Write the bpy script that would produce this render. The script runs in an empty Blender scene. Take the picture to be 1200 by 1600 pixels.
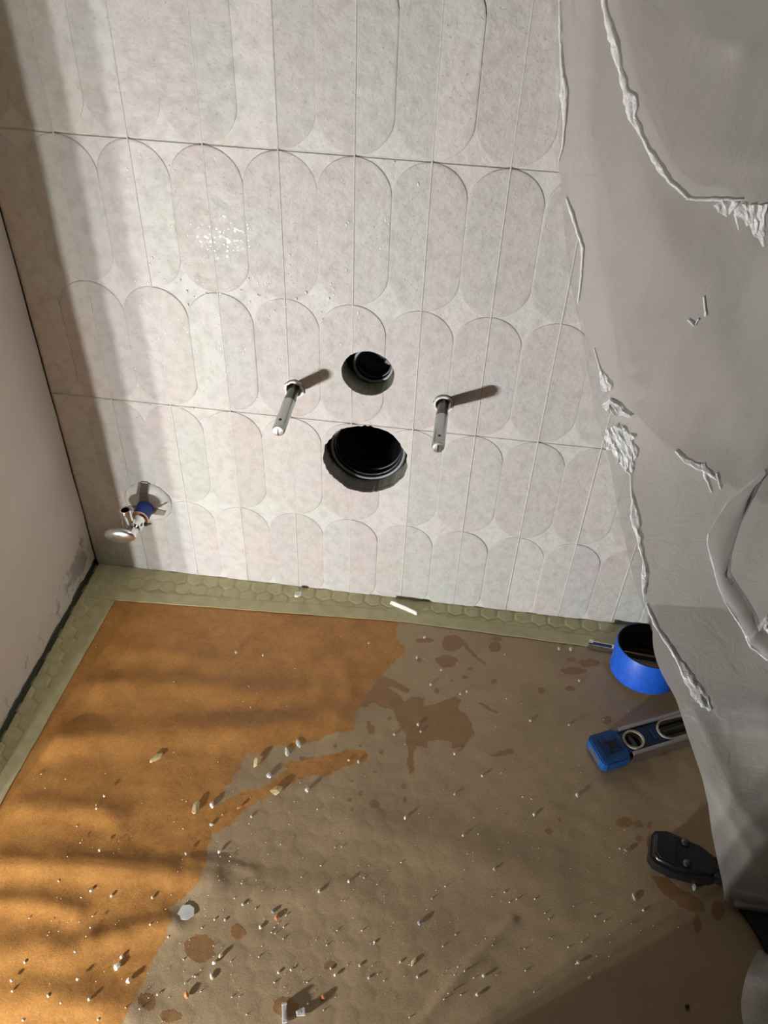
import bpy, bmesh, math, random
import numpy as np
from mathutils import Vector, Matrix, noise

random.seed(7)
SC = bpy.context.scene
COL = SC.collection

# ------------------------------------------------------------------ camera
FPX = 1285.0
AX = Vector((2.28418382, 0.159021575, -0.023072995))
CAM = Vector((0.487096756, -0.793298138, 0.856039424))
RW = Matrix.Rotation(AX.length, 3, AX.normalized())      # world -> lens axes (x right, y down, z ahead)
cd = bpy.data.cameras.new('camera'); cam = bpy.data.objects.new('camera', cd); COL.objects.link(cam)
cd.sensor_fit = 'HORIZONTAL'; cd.sensor_width = 36.0; cd.lens = FPX / 1200 * 36.0
cd.clip_start = 0.01; cd.clip_end = 50
cam.matrix_world = Matrix.Translation(CAM) @ Matrix((RW[0], -RW[1], -RW[2])).transposed().to_4x4()
SC.camera = cam

# ------------------------------------------------------------------ light
SC.view_settings.view_transform = 'Standard'; SC.view_settings.look = 'None'
SC.view_settings.exposure = 0.0; SC.view_settings.gamma = 1.0
SC.view_settings.use_curve_mapping = False
w = bpy.data.worlds.new('world'); SC.world = w; w.use_nodes = True
w.node_tree.nodes['Background'].inputs[0].default_value = (1.0, 0.94, 0.88, 1)
w.node_tree.nodes['Background'].inputs[1].default_value = 0.012
LX, LY, LZ = -0.071, -0.95, 0.090
LED_POWER = 16.0
for i, dx in enumerate((-0.028, 0.0, 0.028)):            # three LEDs of the work light on the floor
    ld = bpy.data.lights.new('led', 'POINT'); ld.energy = LED_POWER; ld.shadow_soft_size = 0.0035
    ld.color = (0.975, 0.985, 1.0)
    lo = bpy.data.objects.new('led', ld); COL.objects.link(lo); lo.location = (LX + dx, LY, LZ)
ad = bpy.data.lights.new('left_wall_fill', 'AREA'); ad.energy = 0.45; ad.size = 0.4; ad.spread = math.radians(55); ad.color = (1.0, 0.97, 0.95)  # fill light added to brighten the left wall
ao = bpy.data.objects.new('left_wall_fill', ad); COL.objects.link(ao); ao.location = (1.3, -.40, 1.5)
ao.rotation_euler = (Vector((0, -.3, .3)) - Vector((1.3, -.40, 1.5))).to_track_quat('-Z', 'Y').to_euler()

# ------------------------------------------------------------------ geometry helpers
def ray(u, v):
    return RW.transposed() @ Vector(((u - 600) / FPX, (v - 800) / FPX, 1.0))
def on_wall(u, v, y=0.0):
    d = ray(u, v); return CAM + d * ((y - CAM.y) / d.y)
def on_floor(u, v, z=0.0):
    d = ray(u, v); return CAM + d * ((z - CAM.z) / d.z)

def meta(o, label=None, cat=None, group=None, kind=None):
    if label: o['label'] = label
    if cat: o['category'] = cat
    if group: o['group'] = group
    if kind: o['kind'] = kind
    return o
def empty(name, loc, label, cat, group=None, rot=(0, 0, 0)):
    o = bpy.data.objects.new(name, None); COL.objects.link(o); o.empty_display_size = 0.02
    o.location = loc; o.rotation_euler = rot
    return meta(o, label, cat, group)
def link_mesh(name, me, mat, parent=None, smooth=False, loc=None):
    me.materials.clear()
    for m in (mat if isinstance(mat, (list, tuple)) else [mat]): me.materials.append(m)
    if smooth:
        me.polygons.foreach_set('use_smooth', [True] * len(me.polygons))
    o = bpy.data.objects.new(name, me); COL.objects.link(o)
    if parent: o.parent = parent
    if loc: o.location = loc
    return o
def ob(name, bm, mat, parent=None, smooth=False, loc=None, angle=None):
    bmesh.ops.recalc_face_normals(bm, faces=bm.faces[:])
    me = bpy.data.meshes.new(name); bm.to_mesh(me); bm.free()
    o = link_mesh(name, me, mat, parent, smooth, loc)
    if smooth and angle:
        me.set_sharp_from_angle(angle=math.radians(angle))
    return o
def pyd(name, vs, fs, mat, parent=None, smooth=False, loc=None):
    me = bpy.data.meshes.new(name); me.from_pydata([tuple(v) for v in vs], [], fs); me.update()
    return link_mesh(name, me, mat, parent, smooth, loc)
def box(bm, c, s, rot=None):
    r = bmesh.ops.create_cube(bm, size=1.0)
    M = Matrix.Translation(c) @ (rot.to_4x4() if rot else Matrix.Identity(4)) @ Matrix.Diagonal((*s, 1))
    bmesh.ops.transform(bm, matrix=M, verts=r['verts']); return r['verts']
def bbox_bev(c, s, b, rot=None, seg=2):
    bm = bmesh.new(); box(bm, (0, 0, 0), s)
    bmesh.ops.bevel(bm, geom=bm.edges[:], offset=b, segments=seg, affect='EDGES', profile=0.6)
    M = Matrix.Translation(c) @ (rot.to_4x4() if rot else Matrix.Identity(4))
    bmesh.ops.transform(bm, matrix=M, verts=bm.verts[:]); return bm
def lathe(bm, prof, M=None, seg=40, closed=False, wob=None):
    """prof: (radius, axial) pairs; axis is local +Z, M places it"""
    M = M or Matrix.Identity(4); rings = []
    for k, (r, a) in enumerate(prof):
        if r < 1e-6: rings.append([bm.verts.new(M @ Vector((0, 0, a)))]); continue
        rr = []
        for i in range(seg):
            t = 2 * math.pi * i / seg; q = r * (1 + (wob(t, k) if wob else 0))
            rr.append(bm.verts.new(M @ Vector((q * math.cos(t), q * math.sin(t), a))))
        rings.append(rr)
    pairs = list(zip(rings, rings[1:])) + ([(rings[-1], rings[0])] if closed else [])
    for A, B in pairs:
        for i in range(seg):
            j = (i + 1) % seg
            if len(A) == 1 and len(B) > 1: bm.faces.new((A[0], B[i], B[j]))
            elif len(B) == 1 and len(A) > 1: bm.faces.new((A[i], A[j], B[0]))
            elif len(A) > 1: bm.faces.new((A[i], A[j], B[j], B[i]))
def AXIS(p, d):
    d = Vector(d).normalized(); return Matrix.Translation(p) @ d.to_track_quat('Z', 'Y').to_matrix().to_4x4()
def tube(bm, pts, r, seg=12, cap=True):
    pts = [Vector(p) for p in pts]; rs = r if isinstance(r, (list, tuple)) else [r] * len(pts); rings = []
    for i, p in enumerate(pts):
        t = (pts[min(i + 1, len(pts) - 1)] - pts[max(i - 1, 0)]).normalized()
        a = t.orthogonal().normalized() if i == 0 else (a - t * a.dot(t)).normalized()
        b = t.cross(a)
        rings.append([bm.verts.new(p + (a * math.cos(2 * math.pi * k / seg) + b * math.sin(2 * math.pi * k / seg)) * rs[i]) for k in range(seg)])
    for A, B in zip(rings, rings[1:]):
        for k in range(seg): bm.faces.new((A[k], A[(k + 1) % seg], B[(k + 1) % seg], B[k]))
    if cap: bm.faces.new(rings[0][::-1]); bm.faces.new(rings[-1])
def prism(bm, pts, z0, z1, M=None):
    M = M or Matrix.Identity(4)
    a = [bm.verts.new(M @ Vector((x, y, z0))) for x, y in pts]; b = [bm.verts.new(M @ Vector((x, y, z1))) for x, y in pts]
    n = len(pts); bm.faces.new(a[::-1]); bm.faces.new(b)
    for i in range(n): bm.faces.new((a[i], a[(i + 1) % n], b[(i + 1) % n], b[i]))

# ------------------------------------------------------------------ materials
def srgb(r, g, b):
    f = lambda c: (c / 255 / 12.92) if c / 255 <= .04045 else ((c / 255 + .055) / 1.055) ** 2.4
    return (f(r), f(g), f(b), 1)
class MT:
    def __init__(s, name, color, rough=0.5, metal=0.0, **kw):
        s.m = bpy.data.materials.new(name); s.m.use_nodes = True; s.t = s.m.node_tree
        s.n = s.t.nodes; s.b = s.n['Principled BSDF']
        s.b.inputs['Base Color'].default_value = color; s.b.inputs['Roughness'].default_value = rough
        s.b.inputs['Metallic'].default_value = metal
        for k, v in kw.items(): s.b.inputs[k.replace('_', ' ')].default_value = v
    def new(s, t, **kw):
        n = s.n.new(t)
        for k, v in kw.items(): setattr(n, k, v)
        return n
    def l(s, a, b): s.t.links.new(a, b)
    def pos(s): return s.new('ShaderNodeNewGeometry').outputs['Position']
    def noise(s, scale, detail=4, rough=.5, vec=None, dist=0):
        n = s.new('ShaderNodeTexNoise'); n.inputs['Scale'].default_value = scale; n.inputs['Detail'].default_value = detail
        n.inputs['Roughness'].default_value = rough; n.inputs['Distortion'].default_value = dist
        s.l(vec if vec is not None else s.pos(), n.inputs['Vector']); return n
    def math(s, op, a, b=0.5, clamp=False):
        n = s.new('ShaderNodeMath', operation=op, use_clamp=clamp)
        for i, v in enumerate((a, b)):
            if isinstance(v, (int, float)): n.inputs[i].default_value = v
            else: s.l(v, n.inputs[i])
        return n.outputs[0]
    def ramp(s, fac, stops):
        n = s.new('ShaderNodeValToRGB'); r = n.color_ramp
        while len(r.elements) < len(stops): r.elements.new(0.5)
        for e, (p, c) in zip(r.elements, stops): e.position = p; e.color = c if len(c) == 4 else (*c, 1)
        s.l(fac, n.inputs[0]); return n.outputs[0]
    def mix(s, fac, a, b, mode='MIX'):
        n = s.new('ShaderNodeMix', data_type='RGBA', blend_type=mode)
        for i, v in ((0, fac), (6, a), (7, b)):
            if isinstance(v, (int, float)): n.inputs[i].default_value = v
            elif isinstance(v, tuple): n.inputs[i].default_value = v
            else: s.l(v, n.inputs[i])
        return n.outputs[2]
    def bump(s, h, strength=.3, dist=.001, normal=None):
        n = s.new('ShaderNodeBump'); n.inputs['Strength'].default_value = strength; n.inputs['Distance'].default_value = dist
        s.l(h, n.inputs['Height'])
        if normal is not None: s.l(normal, n.inputs['Normal'])
        return n.outputs[0]
    def set(s, k, v): s.l(v, s.b.inputs[k])

def simple(name, color, rough=.5, metal=0, ns=120, amt=.12, bump=.1, bd=.0005, **kw):
    M = MT(name, color, rough, metal, **kw)
    n = M.noise(ns, 5)
    dark = tuple(c * (1 - amt) for c in color[:3]) + (1,); lite = tuple(min(1, c * (1 + amt)) for c in color[:3]) + (1,)
    M.set('Base Color', M.ramp(n.outputs[0], [(.3, dark), (.7, lite)]))
    if bump: M.set('Normal', M.bump(n.outputs[0], bump, bd))
    return M.m

def tile_material():
    M = MT('glazed_tile', (.75, .73, .69, 1), .3); M.b.inputs['Specular IOR Level'].default_value = .28
    big = M.noise(9, 3, .5); sm = M.noise(70, 6, .6); at = M.new('ShaderNodeAttribute', attribute_name='tint')
    c = M.ramp(big.outputs[0], [(.30, srgb(204, 203, 192)), (.42, srgb(202, 203, 190)), (.52, srgb(208, 202, 194)),
                                (.62, srgb(212, 199, 191)), (.75, srgb(198, 195, 192))])
    t = M.ramp(at.outputs['Fac'], [(0, srgb(198, 198, 191)), (.3, srgb(220, 218, 212)), (.6, srgb(202, 193, 188)), (1, srgb(198, 195, 194))])
    c = M.mix(.6, c, t)
    sp = M.ramp(sm.outputs[0], [(.35, (.84, .83, .81)), (.55, (1, 1, 1))])
    c = M.mix(.8, c, sp, 'MULTIPLY'); M.set('Base Color', c)
    pit = M.noise(300, 3, .6); wave = M.noise(95, 4, .6)
    pv = M.ramp(pit.outputs[0], [(.24, (0, 0, 0)), (.37, (1, 1, 1))])
    b = M.bump(wave.outputs[0], .5, .0028); b = M.bump(pv, .5, .0010, b)
    M.set('Normal', b)
    M.b.inputs['Coat Weight'].default_value = .12; M.b.inputs['Coat Roughness'].default_value = .10
    cn = M.noise(260, 2, .5); M.set('Coat Normal', M.bump(M.ramp(cn.outputs[0], [(.30, (0, 0, 0)), (.62, (1, 1, 1))]), 1.0, .0080))
    M.set('Roughness', M.ramp(sm.outputs[0], [(.35, (.60,) * 3), (.65, (.42,) * 3)]))
    return M.m
m_tile = tile_material()
m_grout = simple('grout', srgb(205, 202, 192), .8, ns=300, bump=.3)
m_board = simple('wall_board', srgb(158, 158, 142), .85, ns=150, bump=.5)
m_void = simple('cavity_dark', srgb(40, 38, 36), .9)
m_hex = simple('hex_mosaic', srgb(168, 170, 142), .45, ns=60)
m_slab = simple('floor_grout', srgb(84, 84, 66), .85, ns=200)
m_gap = simple('sealing_membrane', srgb(112, 108, 104), .8, ns=90, amt=.3)
m_chrome = simple('chrome', (.78, .79, .80, 1), .12, 1, bump=.02)
m_satin = simple('satin_chrome', (.86, .86, .86, 1), .30, 1, bump=.02)
m_zinc = simple('zinc_steel', (.50, .52, .52, 1), .32, 1, ns=400, bump=.08)
m_zdark = simple('dark_steel', (.13, .13, .12, 1), .35, 1, ns=300, bump=.1)
m_black = simple('black_plastic', (.008, .008, .009, 1), .32, ns=200)
m_blackm = simple('black_rubber', (.012, .012, .012, 1), .6, ns=200, bump=.3)
m_pipe = simple('pipe_plastic', (.02, .022, .024, 1), .35, ns=100)
m_plug = simple('plug_plastic', (.07, .073, .078, 1), .5, ns=100)
m_rim = simple('pipe_rim', (.26, .26, .265, 1), .35, ns=100)
m_white = simple('white_plastic', srgb(225, 222, 212), .5, ns=80)
m_blue = simple('blue_coating', srgb(28, 92, 205), .45, ns=160, amt=.18)
m_bluetape = simple('blue_sleeve', srgb(22, 60, 150), .4, ns=200)
m_lblue = simple('level_blue', srgb(22, 78, 140), .32, ns=120, amt=.2)
m_lblued = simple('level_blue_dark', srgb(14, 44, 84), .35, ns=120, amt=.2)
m_alu = simple('aluminium', (.48, .46, .44, 1), .42, 1, ns=500, bump=.1)
m_vial = simple('vial_ring', srgb(176, 166, 150), .4)
m_brass = simple('copper', (.75, .42, .30, 1), .3, 1)
m_vialglass = simple('vial_liquid', srgb(60, 64, 66), .1)

def kraft_material():
    M = MT('kraft_paper', (.3, .18, .07, 1), .5)
    a1 = M.new('ShaderNodeAttribute', attribute_name='residue').outputs['Fac']
    a2 = M.new('ShaderNodeAttribute', attribute_name='wet').outputs['Fac']
    n1 = M.noise(190, 4, .6).outputs[0]; fine = M.noise(800, 4, .7).outputs[0]; big = M.noise(14, 4, .55).outputs[0]
    fib = M.noise(260, 5, .7, dist=1.5).outputs[0]
    nz = M.math('MULTIPLY', M.math('SUBTRACT', n1, .5), .011)
    res = M.math('MULTIPLY', M.math('ADD', M.math('ADD', a1, nz), .0006), 900.0, True)     # metres from the outline -> mask
    wet = M.math('MULTIPLY', M.math('ADD', M.math('ADD', a2, M.math('MULTIPLY', nz, .7)), .0006), 700.0, True)
    clean = M.ramp(fib, [(.3, srgb(172, 119, 58)), (.5, srgb(190, 134, 68)), (.72, srgb(208, 150, 82))])
    clean = M.mix(1.0, clean, M.ramp(M.noise(24, 6, .65, dist=.5).outputs[0], [(.3, (.70, .66, .58)), (.6, (1, 1, 1))]), 'MULTIPLY')
    dust = M.ramp(fine, [(.3, srgb(168, 144, 110)), (.7, srgb(186, 160, 124))])
    dust = M.mix(1.0, dust, M.ramp(big, [(.3, (.86, .86, .84)), (.65, (1, 1, 1))]), 'MULTIPLY')
    dark = M.ramp(fib, [(.3, srgb(138, 100, 60)), (.7, srgb(156, 112, 68))])
    c = M.mix(res, clean, dust)
    both = M.math('MULTIPLY', res, wet)
    c = M.mix(M.math('MULTIPLY', both, .85), c, dark)
    M.set('Base Color', c)
    M.set('Roughness', M.mix(res, (.5,) * 3 + (1,), M.mix(wet, (.42,) * 3 + (1,), (.3,) * 3 + (1,))))
    b = M.bump(fine, .15, .0006); b = M.bump(fib, .25, .001, b); b = M.bump(both, .2, .0006, b)
    M.set('Normal', b); return M.m
m_kraft = kraft_material()

def tape_material():
    M = MT('masking_tape', srgb(176, 168, 122), .5)
    M.b.inputs['Alpha'].default_value = .78
    n = M.noise(60, 4).outputs[0]; s = M.noise(500, 3).outputs[0]
    M.set('Base Color', M.ramp(n, [(.3, srgb(196, 188, 142)), (.7, srgb(216, 208, 164))]))
    M.set('Normal', M.bump(s, .2, .0003)); return M.m
m_tape = tape_material()

def plaster_material():
    M = MT('plaster', srgb(190, 180, 165), .75)
    big = M.noise(6, 4, .5).outputs[0]; gr = M.noise(500, 4, .7).outputs[0]
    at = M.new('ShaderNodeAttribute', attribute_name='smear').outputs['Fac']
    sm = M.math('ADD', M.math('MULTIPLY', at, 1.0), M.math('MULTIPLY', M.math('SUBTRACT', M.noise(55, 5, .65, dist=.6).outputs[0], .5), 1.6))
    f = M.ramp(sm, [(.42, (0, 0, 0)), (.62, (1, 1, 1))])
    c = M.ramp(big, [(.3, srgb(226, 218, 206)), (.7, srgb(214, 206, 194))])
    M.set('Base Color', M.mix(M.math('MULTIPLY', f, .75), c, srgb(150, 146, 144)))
    M.set('Normal', M.bump(gr, .25, .0006)); return M.m
m_plaster = plaster_material()

def film_material(name, milky, col, crinkle=.3, rough=.28, cs=45, transl=.4, gloss=1.2):
    M = MT(name, col, rough); M.n.remove(M.b)
    out = [n for n in M.n if n.type == 'OUTPUT_MATERIAL'][0]
    n1 = M.noise(cs, 5, .6, dist=1.2).outputs[0]; n2 = M.noise(7, 3, .5).outputs[0]
    nb = M.bump(n1, crinkle, .004)
    df = M.new('ShaderNodeBsdfDiffuse'); tl = M.new('ShaderNodeBsdfTranslucent'); gl = M.new('ShaderNodeBsdfGlossy'); tr = M.new('ShaderNodeBsdfTransparent')
    df.inputs[0].default_value = col; tl.inputs[0].default_value = col; gl.inputs['Roughness'].default_value = rough
    gl.inputs[0].default_value = (.9, .9, .9, 1); tr.inputs[0].default_value = (.97, .97, .97, 1)
    for x in (df, tl, gl): M.l(nb, x.inputs['Normal'])
    a = M.new('ShaderNodeMixShader'); a.inputs[0].default_value = transl; M.l(df.outputs[0], a.inputs[1]); M.l(tl.outputs[0], a.inputs[2])
    b = M.new('ShaderNodeMixShader')
    M.l(M.ramp(n2, [(.3, (milky - .08,) * 3), (.7, (min(1, milky + .06),) * 3)]), b.inputs[0])
    M.l(tr.outputs[0], b.inputs[1]); M.l(a.outputs[0], b.inputs[2])
    fr = M.new('ShaderNodeFresnel'); fr.inputs[0].default_value = 1.45; M.l(nb, fr.inputs['Normal'])
    c = M.new('ShaderNodeMixShader'); M.l(M.math('MULTIPLY', fr.outputs[0], gloss, True), c.inputs[0]); M.l(b.outputs[0], c.inputs[1]); M.l(gl.outputs[0], c.inputs[2])
    M.l(c.outputs[0], out.inputs['Surface']); return M.m
m_film = film_material('milky_film', .84, srgb(214, 208, 200), .22, transl=.3)
m_filmthin = film_material('thin_film', .30, srgb(205, 202, 194), .2)
m_filmup = film_material('layered_film', .84, srgb(214, 209, 200), .3)
m_crinkle = film_material('crumpled_film', .88, srgb(255, 254, 250), .5, .20, 260, .10, 2.6)
m_flap = film_material('folded_film', .5, srgb(225, 222, 216), .2)

# ------------------------------------------------------------------ back wall
TW, TH, ZJ, X0 = 0.07327, 0.3054, 0.2926, 0.00425       # tile width, height, first joint height, first tile edge
H1 = ((0.3885, 0.3630), 0.0300, 0.0287)                 # flush pipe hole
H2 = ((0.3880, 0.2405), 0.0520, 0.0508)                 # drain hole
STUDS = [(0.3034, 0.3333), (0.4764, 0.3332)]
VALVE = (0.0985, 0.1330)

def hole_cutter(c, rx, rz, jag, seed, seg=90):
    bm = bmesh.new()
    def rad(t): return 1 + jag * (noise.noise(Vector((math.cos(t) * 4 + seed, math.sin(t) * 4, seed))) * 1.2 + noise.noise(Vector((math.cos(t) * 14, math.sin(t) * 14, seed))) * .8)
    pts = [(c[0] + rx * rad(2 * math.pi * i / seg) * math.cos(2 * math.pi * i / seg), c[1] + rz * rad(2 * math.pi * i / seg) * math.sin(2 * math.pi * i / seg)) for i in range(seg)]
    a = [bm.verts.new((x, -.02, z)) for x, z in pts]; b = [bm.verts.new((x, .05, z)) for x, z in pts]
    bm.faces.new(a); bm.faces.new(b[::-1])
    for i in range(seg): bm.faces.new((a[i], b[i], b[(i + 1) % seg], a[(i + 1) % seg]))
    bmesh.ops.recalc_face_normals(bm, faces=bm.faces[:])
    me = bpy.data.meshes.new('cutter'); bm.to_mesh(me); bm.free()
    o = bpy.data.objects.new('cutter', me); COL.objects.link(o); return o
CUT = [(H1[0], .032, hole_cutter(H1[0], H1[1], H1[2], .012, 1)), (H2[0], .056, hole_cutter(H2[0], H2[1], H2[2], .032, 5))]
for i, s in enumerate(STUDS): CUT.append((s, .015, hole_cutter(s, .0118, .0118, .08, 9 + i, 40)))
CUT.append((VALVE, .022, hole_cutter(VALVE, .018, .018, .02, 20, 40)))
def cut(o, bb):
    """bb = (x0, x1, z0, z1): run the hole booleans that touch it"""
    mods = 0
    for (c, r, k) in CUT:
        if bb[0] - r < c[0] < bb[1] + r and bb[2] - r < c[1] < bb[3] + r:
            m = o.modifiers.new('b', 'BOOLEAN'); m.operation = 'DIFFERENCE'; m.object = k; m.solver = 'EXACT'; m.use_self = True; mods += 1
    if mods:
        bpy.context.view_layer.update()
        me = bpy.data.meshes.new_from_object(o.evaluated_get(bpy.context.evaluated_depsgraph_get()))
        o.modifiers.clear(); o.data = me

bm = bmesh.new(); box(bm, (.6, .020, .60), (1.24, .024, 1.24))
wall_back = ob('wall_back', bm, m_board); meta(wall_back, kind='structure'); cut(wall_back, (0, 1.2, 0, 1.2))
bm = bmesh.new()
for c, s in (((.6, .19, .6), (1.24, .01, 1.24)), ((.6, .11, 1.215), (1.24, .15, .01)), ((.6, .11, -.015), (1.24, .15, .01)), ((-.015, .11, .6), (.01, .15, 1.24)), ((1.215, .11, .6), (.01, .15, 1.24))):
    box(bm, c, s)
ob('cavity_lining', bm, m_void, wall_back)
bm = bmesh.new(); box(bm, (.5295, .0045, .60), (1.057, .0063, 1.21))
g = ob('grout', bm, m_grout, wall_back); cut(g, (0, 1.1, 0, 1.2))
for col in range(1, 15):
    xg = X0 + col * TW
    bm = bmesh.new(); tube(bm, [(xg, .0004, .002 + k * .05) for k in range(25)], [.00095 + .00015 * noise.noise(Vector((col, k * 1.3, 0))) for k in range(25)], 8)
    for v in bm.verts: v.co.y = -.0003 + (v.co.y - .0004) * 1.15
    gb = ob('grout_bead', bm, m_grout, wall_back, True); cut(gb, (xg - .001, xg + .001, 0, 1.2))

def half_oval(xs, side, zb, h, n=11):
    """outline (x, z) of half a stadium: xs = straight seam side, bulging towards side"""
    R = TW / 2 - .0002; pts = []
    for i in range(n):
        t = -math.pi / 2 + (math.pi / 2) * i / (n - 1); pts.append((R * math.cos(t), zb + R + R * math.sin(t)))
    for i in range(n):
        t = (math.pi / 2) * i / (n - 1); pts.append((R * math.cos(t), zb + h - R + R * math.sin(t)))
    pts[0] = (0, zb); pts[-1] = (0, zb + h)
    return [(xs + side * x, z) for x, z in pts]
def inset(pts, d):
    n = len(pts); out = []; area = sum(pts[i][0] * pts[(i + 1) % n][1] - pts[(i + 1) % n][0] * pts[i][1] for i in range(n)); s = 1 if area > 0 else -1
    for i in range(n):
        p0, p1, p2 = (Vector(pts[i - 1]), Vector(pts[i]), Vector(pts[(i + 1) % n]))
        e1 = (p1 - p0).normalized(); e2 = (p2 - p1).normalized()
        n1 = Vector((-e1.y, e1.x)) * s; n2 = Vector((-e2.y, e2.x)) * s; b = n1 + n2
        if b.length < 1e-4: b = n1
        b.normalize(); k = max(.35, b.dot(n1)); out.append(tuple(p1 + b * (d / k)))
    return out
ZMIN = 0.0012
def clip_bottom(pts):
    out = []; n = len(pts)
    for i in range(n):
        a, b = pts[i], pts[(i + 1) % n]
        if a[1] >= ZMIN: out.append(a)
        if (a[1] - ZMIN) * (b[1] - ZMIN) < 0:
            t = (ZMIN - a[1]) / (b[1] - a[1]); out.append((a[0] + t * (b[0] - a[0]), ZMIN))
    return out
for row in range(4):
    zt0 = ZJ - TH + row * TH
    for col in range(14):
        xa, xb = X0 + col * TW, X0 + (col + 1) * TW; z0, z1 = max(zt0 + .0009, ZMIN), min(zt0 + TH - .0009, 1.2)
        if z1 - z0 < .01: continue
        bm = bmesh.new(); lay = bm.faces.layers.float.new('tint')
        base_t = random.random(); off = (noise.noise(Vector((col * 3.1, row * 7.7, 0))) * .0003)
        vs = box(bm, ((xa + xb) / 2, .0042 + off, (z0 + z1) / 2), (TW - .0007, .0080, z1 - z0))
        for f in bm.faces: f[lay] = .28
        bmesh.ops.bevel(bm, geom=[e for e in bm.edges if all(v.co.y < .002 for v in e.verts)], offset=.0005, segments=1, affect='EDGES')
        for k in range(2):
            zb = zt0 + k * TH / 2; h = TH / 2
            for xs, sd in ((xa + .0004, 1), (xb - .0004, -1)):
                zlo = zb + (.0008 if k == 0 else 0); hh = h - .0008
                P = half_oval(xs, sd, zlo, hh)
                P = [(x, min(z, 1.199)) for x, z in P]
                P = clip_bottom(P)
                if len(P) < 4 or zb > 1.15: continue
                t = min(1, max(0, base_t + random.uniform(-.35, .35))); top = -(.0005 + .0007 * random.random()); tilt = random.uniform(-.0004, .0004)
                rings = []
                for d, y in ((0, .0006), (.0000, .30), (.0005, .75), (.0016, .95), (.003, 1.0)):
                    q = inset(P, d) if d else P
                    q = [((p0[0] if abs(p0[0] - xs) < 1e-6 else p1[0]), p1[1]) for p0, p1 in zip(P, q)]
                    yy = (lambda v: .0006 if y == .0006 else off + top * y)
                    rings.append([bm.verts.new((x, (.0008 if y == .0006 else off + top * y + tilt * (x - xs) / TW * 2 * y), z)) for x, z in q])
                n = len(P)
                for A, B in zip(rings, rings[1:]):
                    for i in range(n): f = bm.faces.new((A[i], A[(i + 1) % n], B[(i + 1) % n], B[i])); f[lay] = t
                f = bm.faces.new(rings[-1]); f[lay] = t
                f = bm.faces.new(rings[0][::-1]); f[lay] = t
        o = ob('tile', bm, m_tile, wall_back)
        cut(o, (xa, xb, z0, z1))
for c, r, k in CUT: bpy.data.objects.remove(k, do_unlink=True)

# water drops beaded on the tiles, left of the upper pipe hole
m_drop = MT('water_drop', srgb(238, 238, 234), .10, Specular_IOR_Level=1.0).m
bm = bmesh.new(); rnd = random.Random(3)
for k in range(300):
    c = rnd.choice([(330, 510, 45, 55), (330, 510, 45, 55), (235, 540, 35, 60), (470, 440, 45, 40), (330, 400, 70, 60), (430, 560, 50, 40), (250, 420, 60, 80), (540, 380, 60, 60)])
    p = on_wall(rnd.gauss(c[0], c[2]), rnd.gauss(c[1], c[3]))
    if p.x < .10 or p.x > .50 or p.z < .22 or math.hypot(p.x - H1[0][0], p.z - H1[0][1]) < .036 or math.hypot(p.x - H2[0][0], p.z - H2[0][1]) < .058: continue
    r = rnd.choice((.0004, .0006, .0007, .0010)); r_ = bmesh.ops.create_uvsphere(bm, u_segments=10, v_segments=6, radius=1)
    bmesh.ops.transform(bm, matrix=Matrix.Translation((p.x, -.0009, p.z)) @ Matrix.Rotation(rnd.uniform(-.5, .5), 4, 'Y') @ Matrix.Diagonal((r, r * .3 + .0002, r * rnd.uniform(1, 2.2), 1)), verts=r_['verts'])
o = ob('water_drops', bm, m_drop, None, True); meta(o, 'fine water drops beaded on the tiled wall left of the round holes', 'water', kind='stuff')

# ------------------------------------------------------------------ left wall: plaster over a recessed core
YE = -0.55
bm = bmesh.new(); box(bm, (-.056, (YE + .03) / 2, .60), (.100, -YE + .03, 1.24)); wall_left = ob('wall_left', bm, m_gap); meta(wall_left, kind='structure')
nz_, ny_ = 130, 150
ys = np.linspace(0.0, YE, ny_); zs = np.r_[np.linspace(0, .30, 90), np.linspace(.31, 1.2, nz_ - 90)]
vs, sm = [], []
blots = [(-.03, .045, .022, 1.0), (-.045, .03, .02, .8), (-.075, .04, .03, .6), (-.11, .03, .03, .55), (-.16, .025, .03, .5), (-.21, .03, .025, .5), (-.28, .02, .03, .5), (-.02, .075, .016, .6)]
for j, z in enumerate(zs):
    for i, y in enumerate(ys):
        lip = .0085 + .0035 * noise.noise(Vector((y * 26, 3, 0))) + .003 * noise.noise(Vector((y * 90, 8, 0)))
        zz = max(z, 0) + lip * max(0, 1 - z / .05)
        x = .0012 * noise.noise(Vector((y * 14, z * 14, 2))) + .0004 * noise.noise(Vector((y * 60, z * 60, 5))) - .002 * math.exp(-z / .004)
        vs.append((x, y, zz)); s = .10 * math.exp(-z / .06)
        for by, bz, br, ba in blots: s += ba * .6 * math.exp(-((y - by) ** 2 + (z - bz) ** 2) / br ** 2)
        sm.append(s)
fs = [(j * ny_ + i, j * ny_ + i + 1, (j + 1) * ny_ + i + 1, (j + 1) * ny_ + i) for j in range(nz_ - 1) for i in range(ny_ - 1)]
nv = len(vs)
vs += [(-.0055, v[1], v[2]) for v in vs[:ny_]]; fs += [(nv + i, nv + i + 1, i + 1, i) for i in range(ny_ - 1)]   # underside of the plaster lip
sm += [0] * ny_
col_end = [j * ny_ + ny_ - 1 for j in range(nz_)]; nv = len(vs)
vs += [(-.106, YE - .001, vs[k][2]) for k in col_end]; sm += [0] * nz_
fs += [(col_end[j], nv + j, nv + j + 1, col_end[j + 1]) for j in range(nz_ - 1)]
pl = pyd('plaster_coat', vs, fs, m_plaster, wall_left, True)
a = pl.data.attributes.new('smear', 'FLOAT', 'POINT'); a.data.foreach_set('value', sm)
pl.data.set_sharp_from_angle(angle=math.radians(50))

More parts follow.
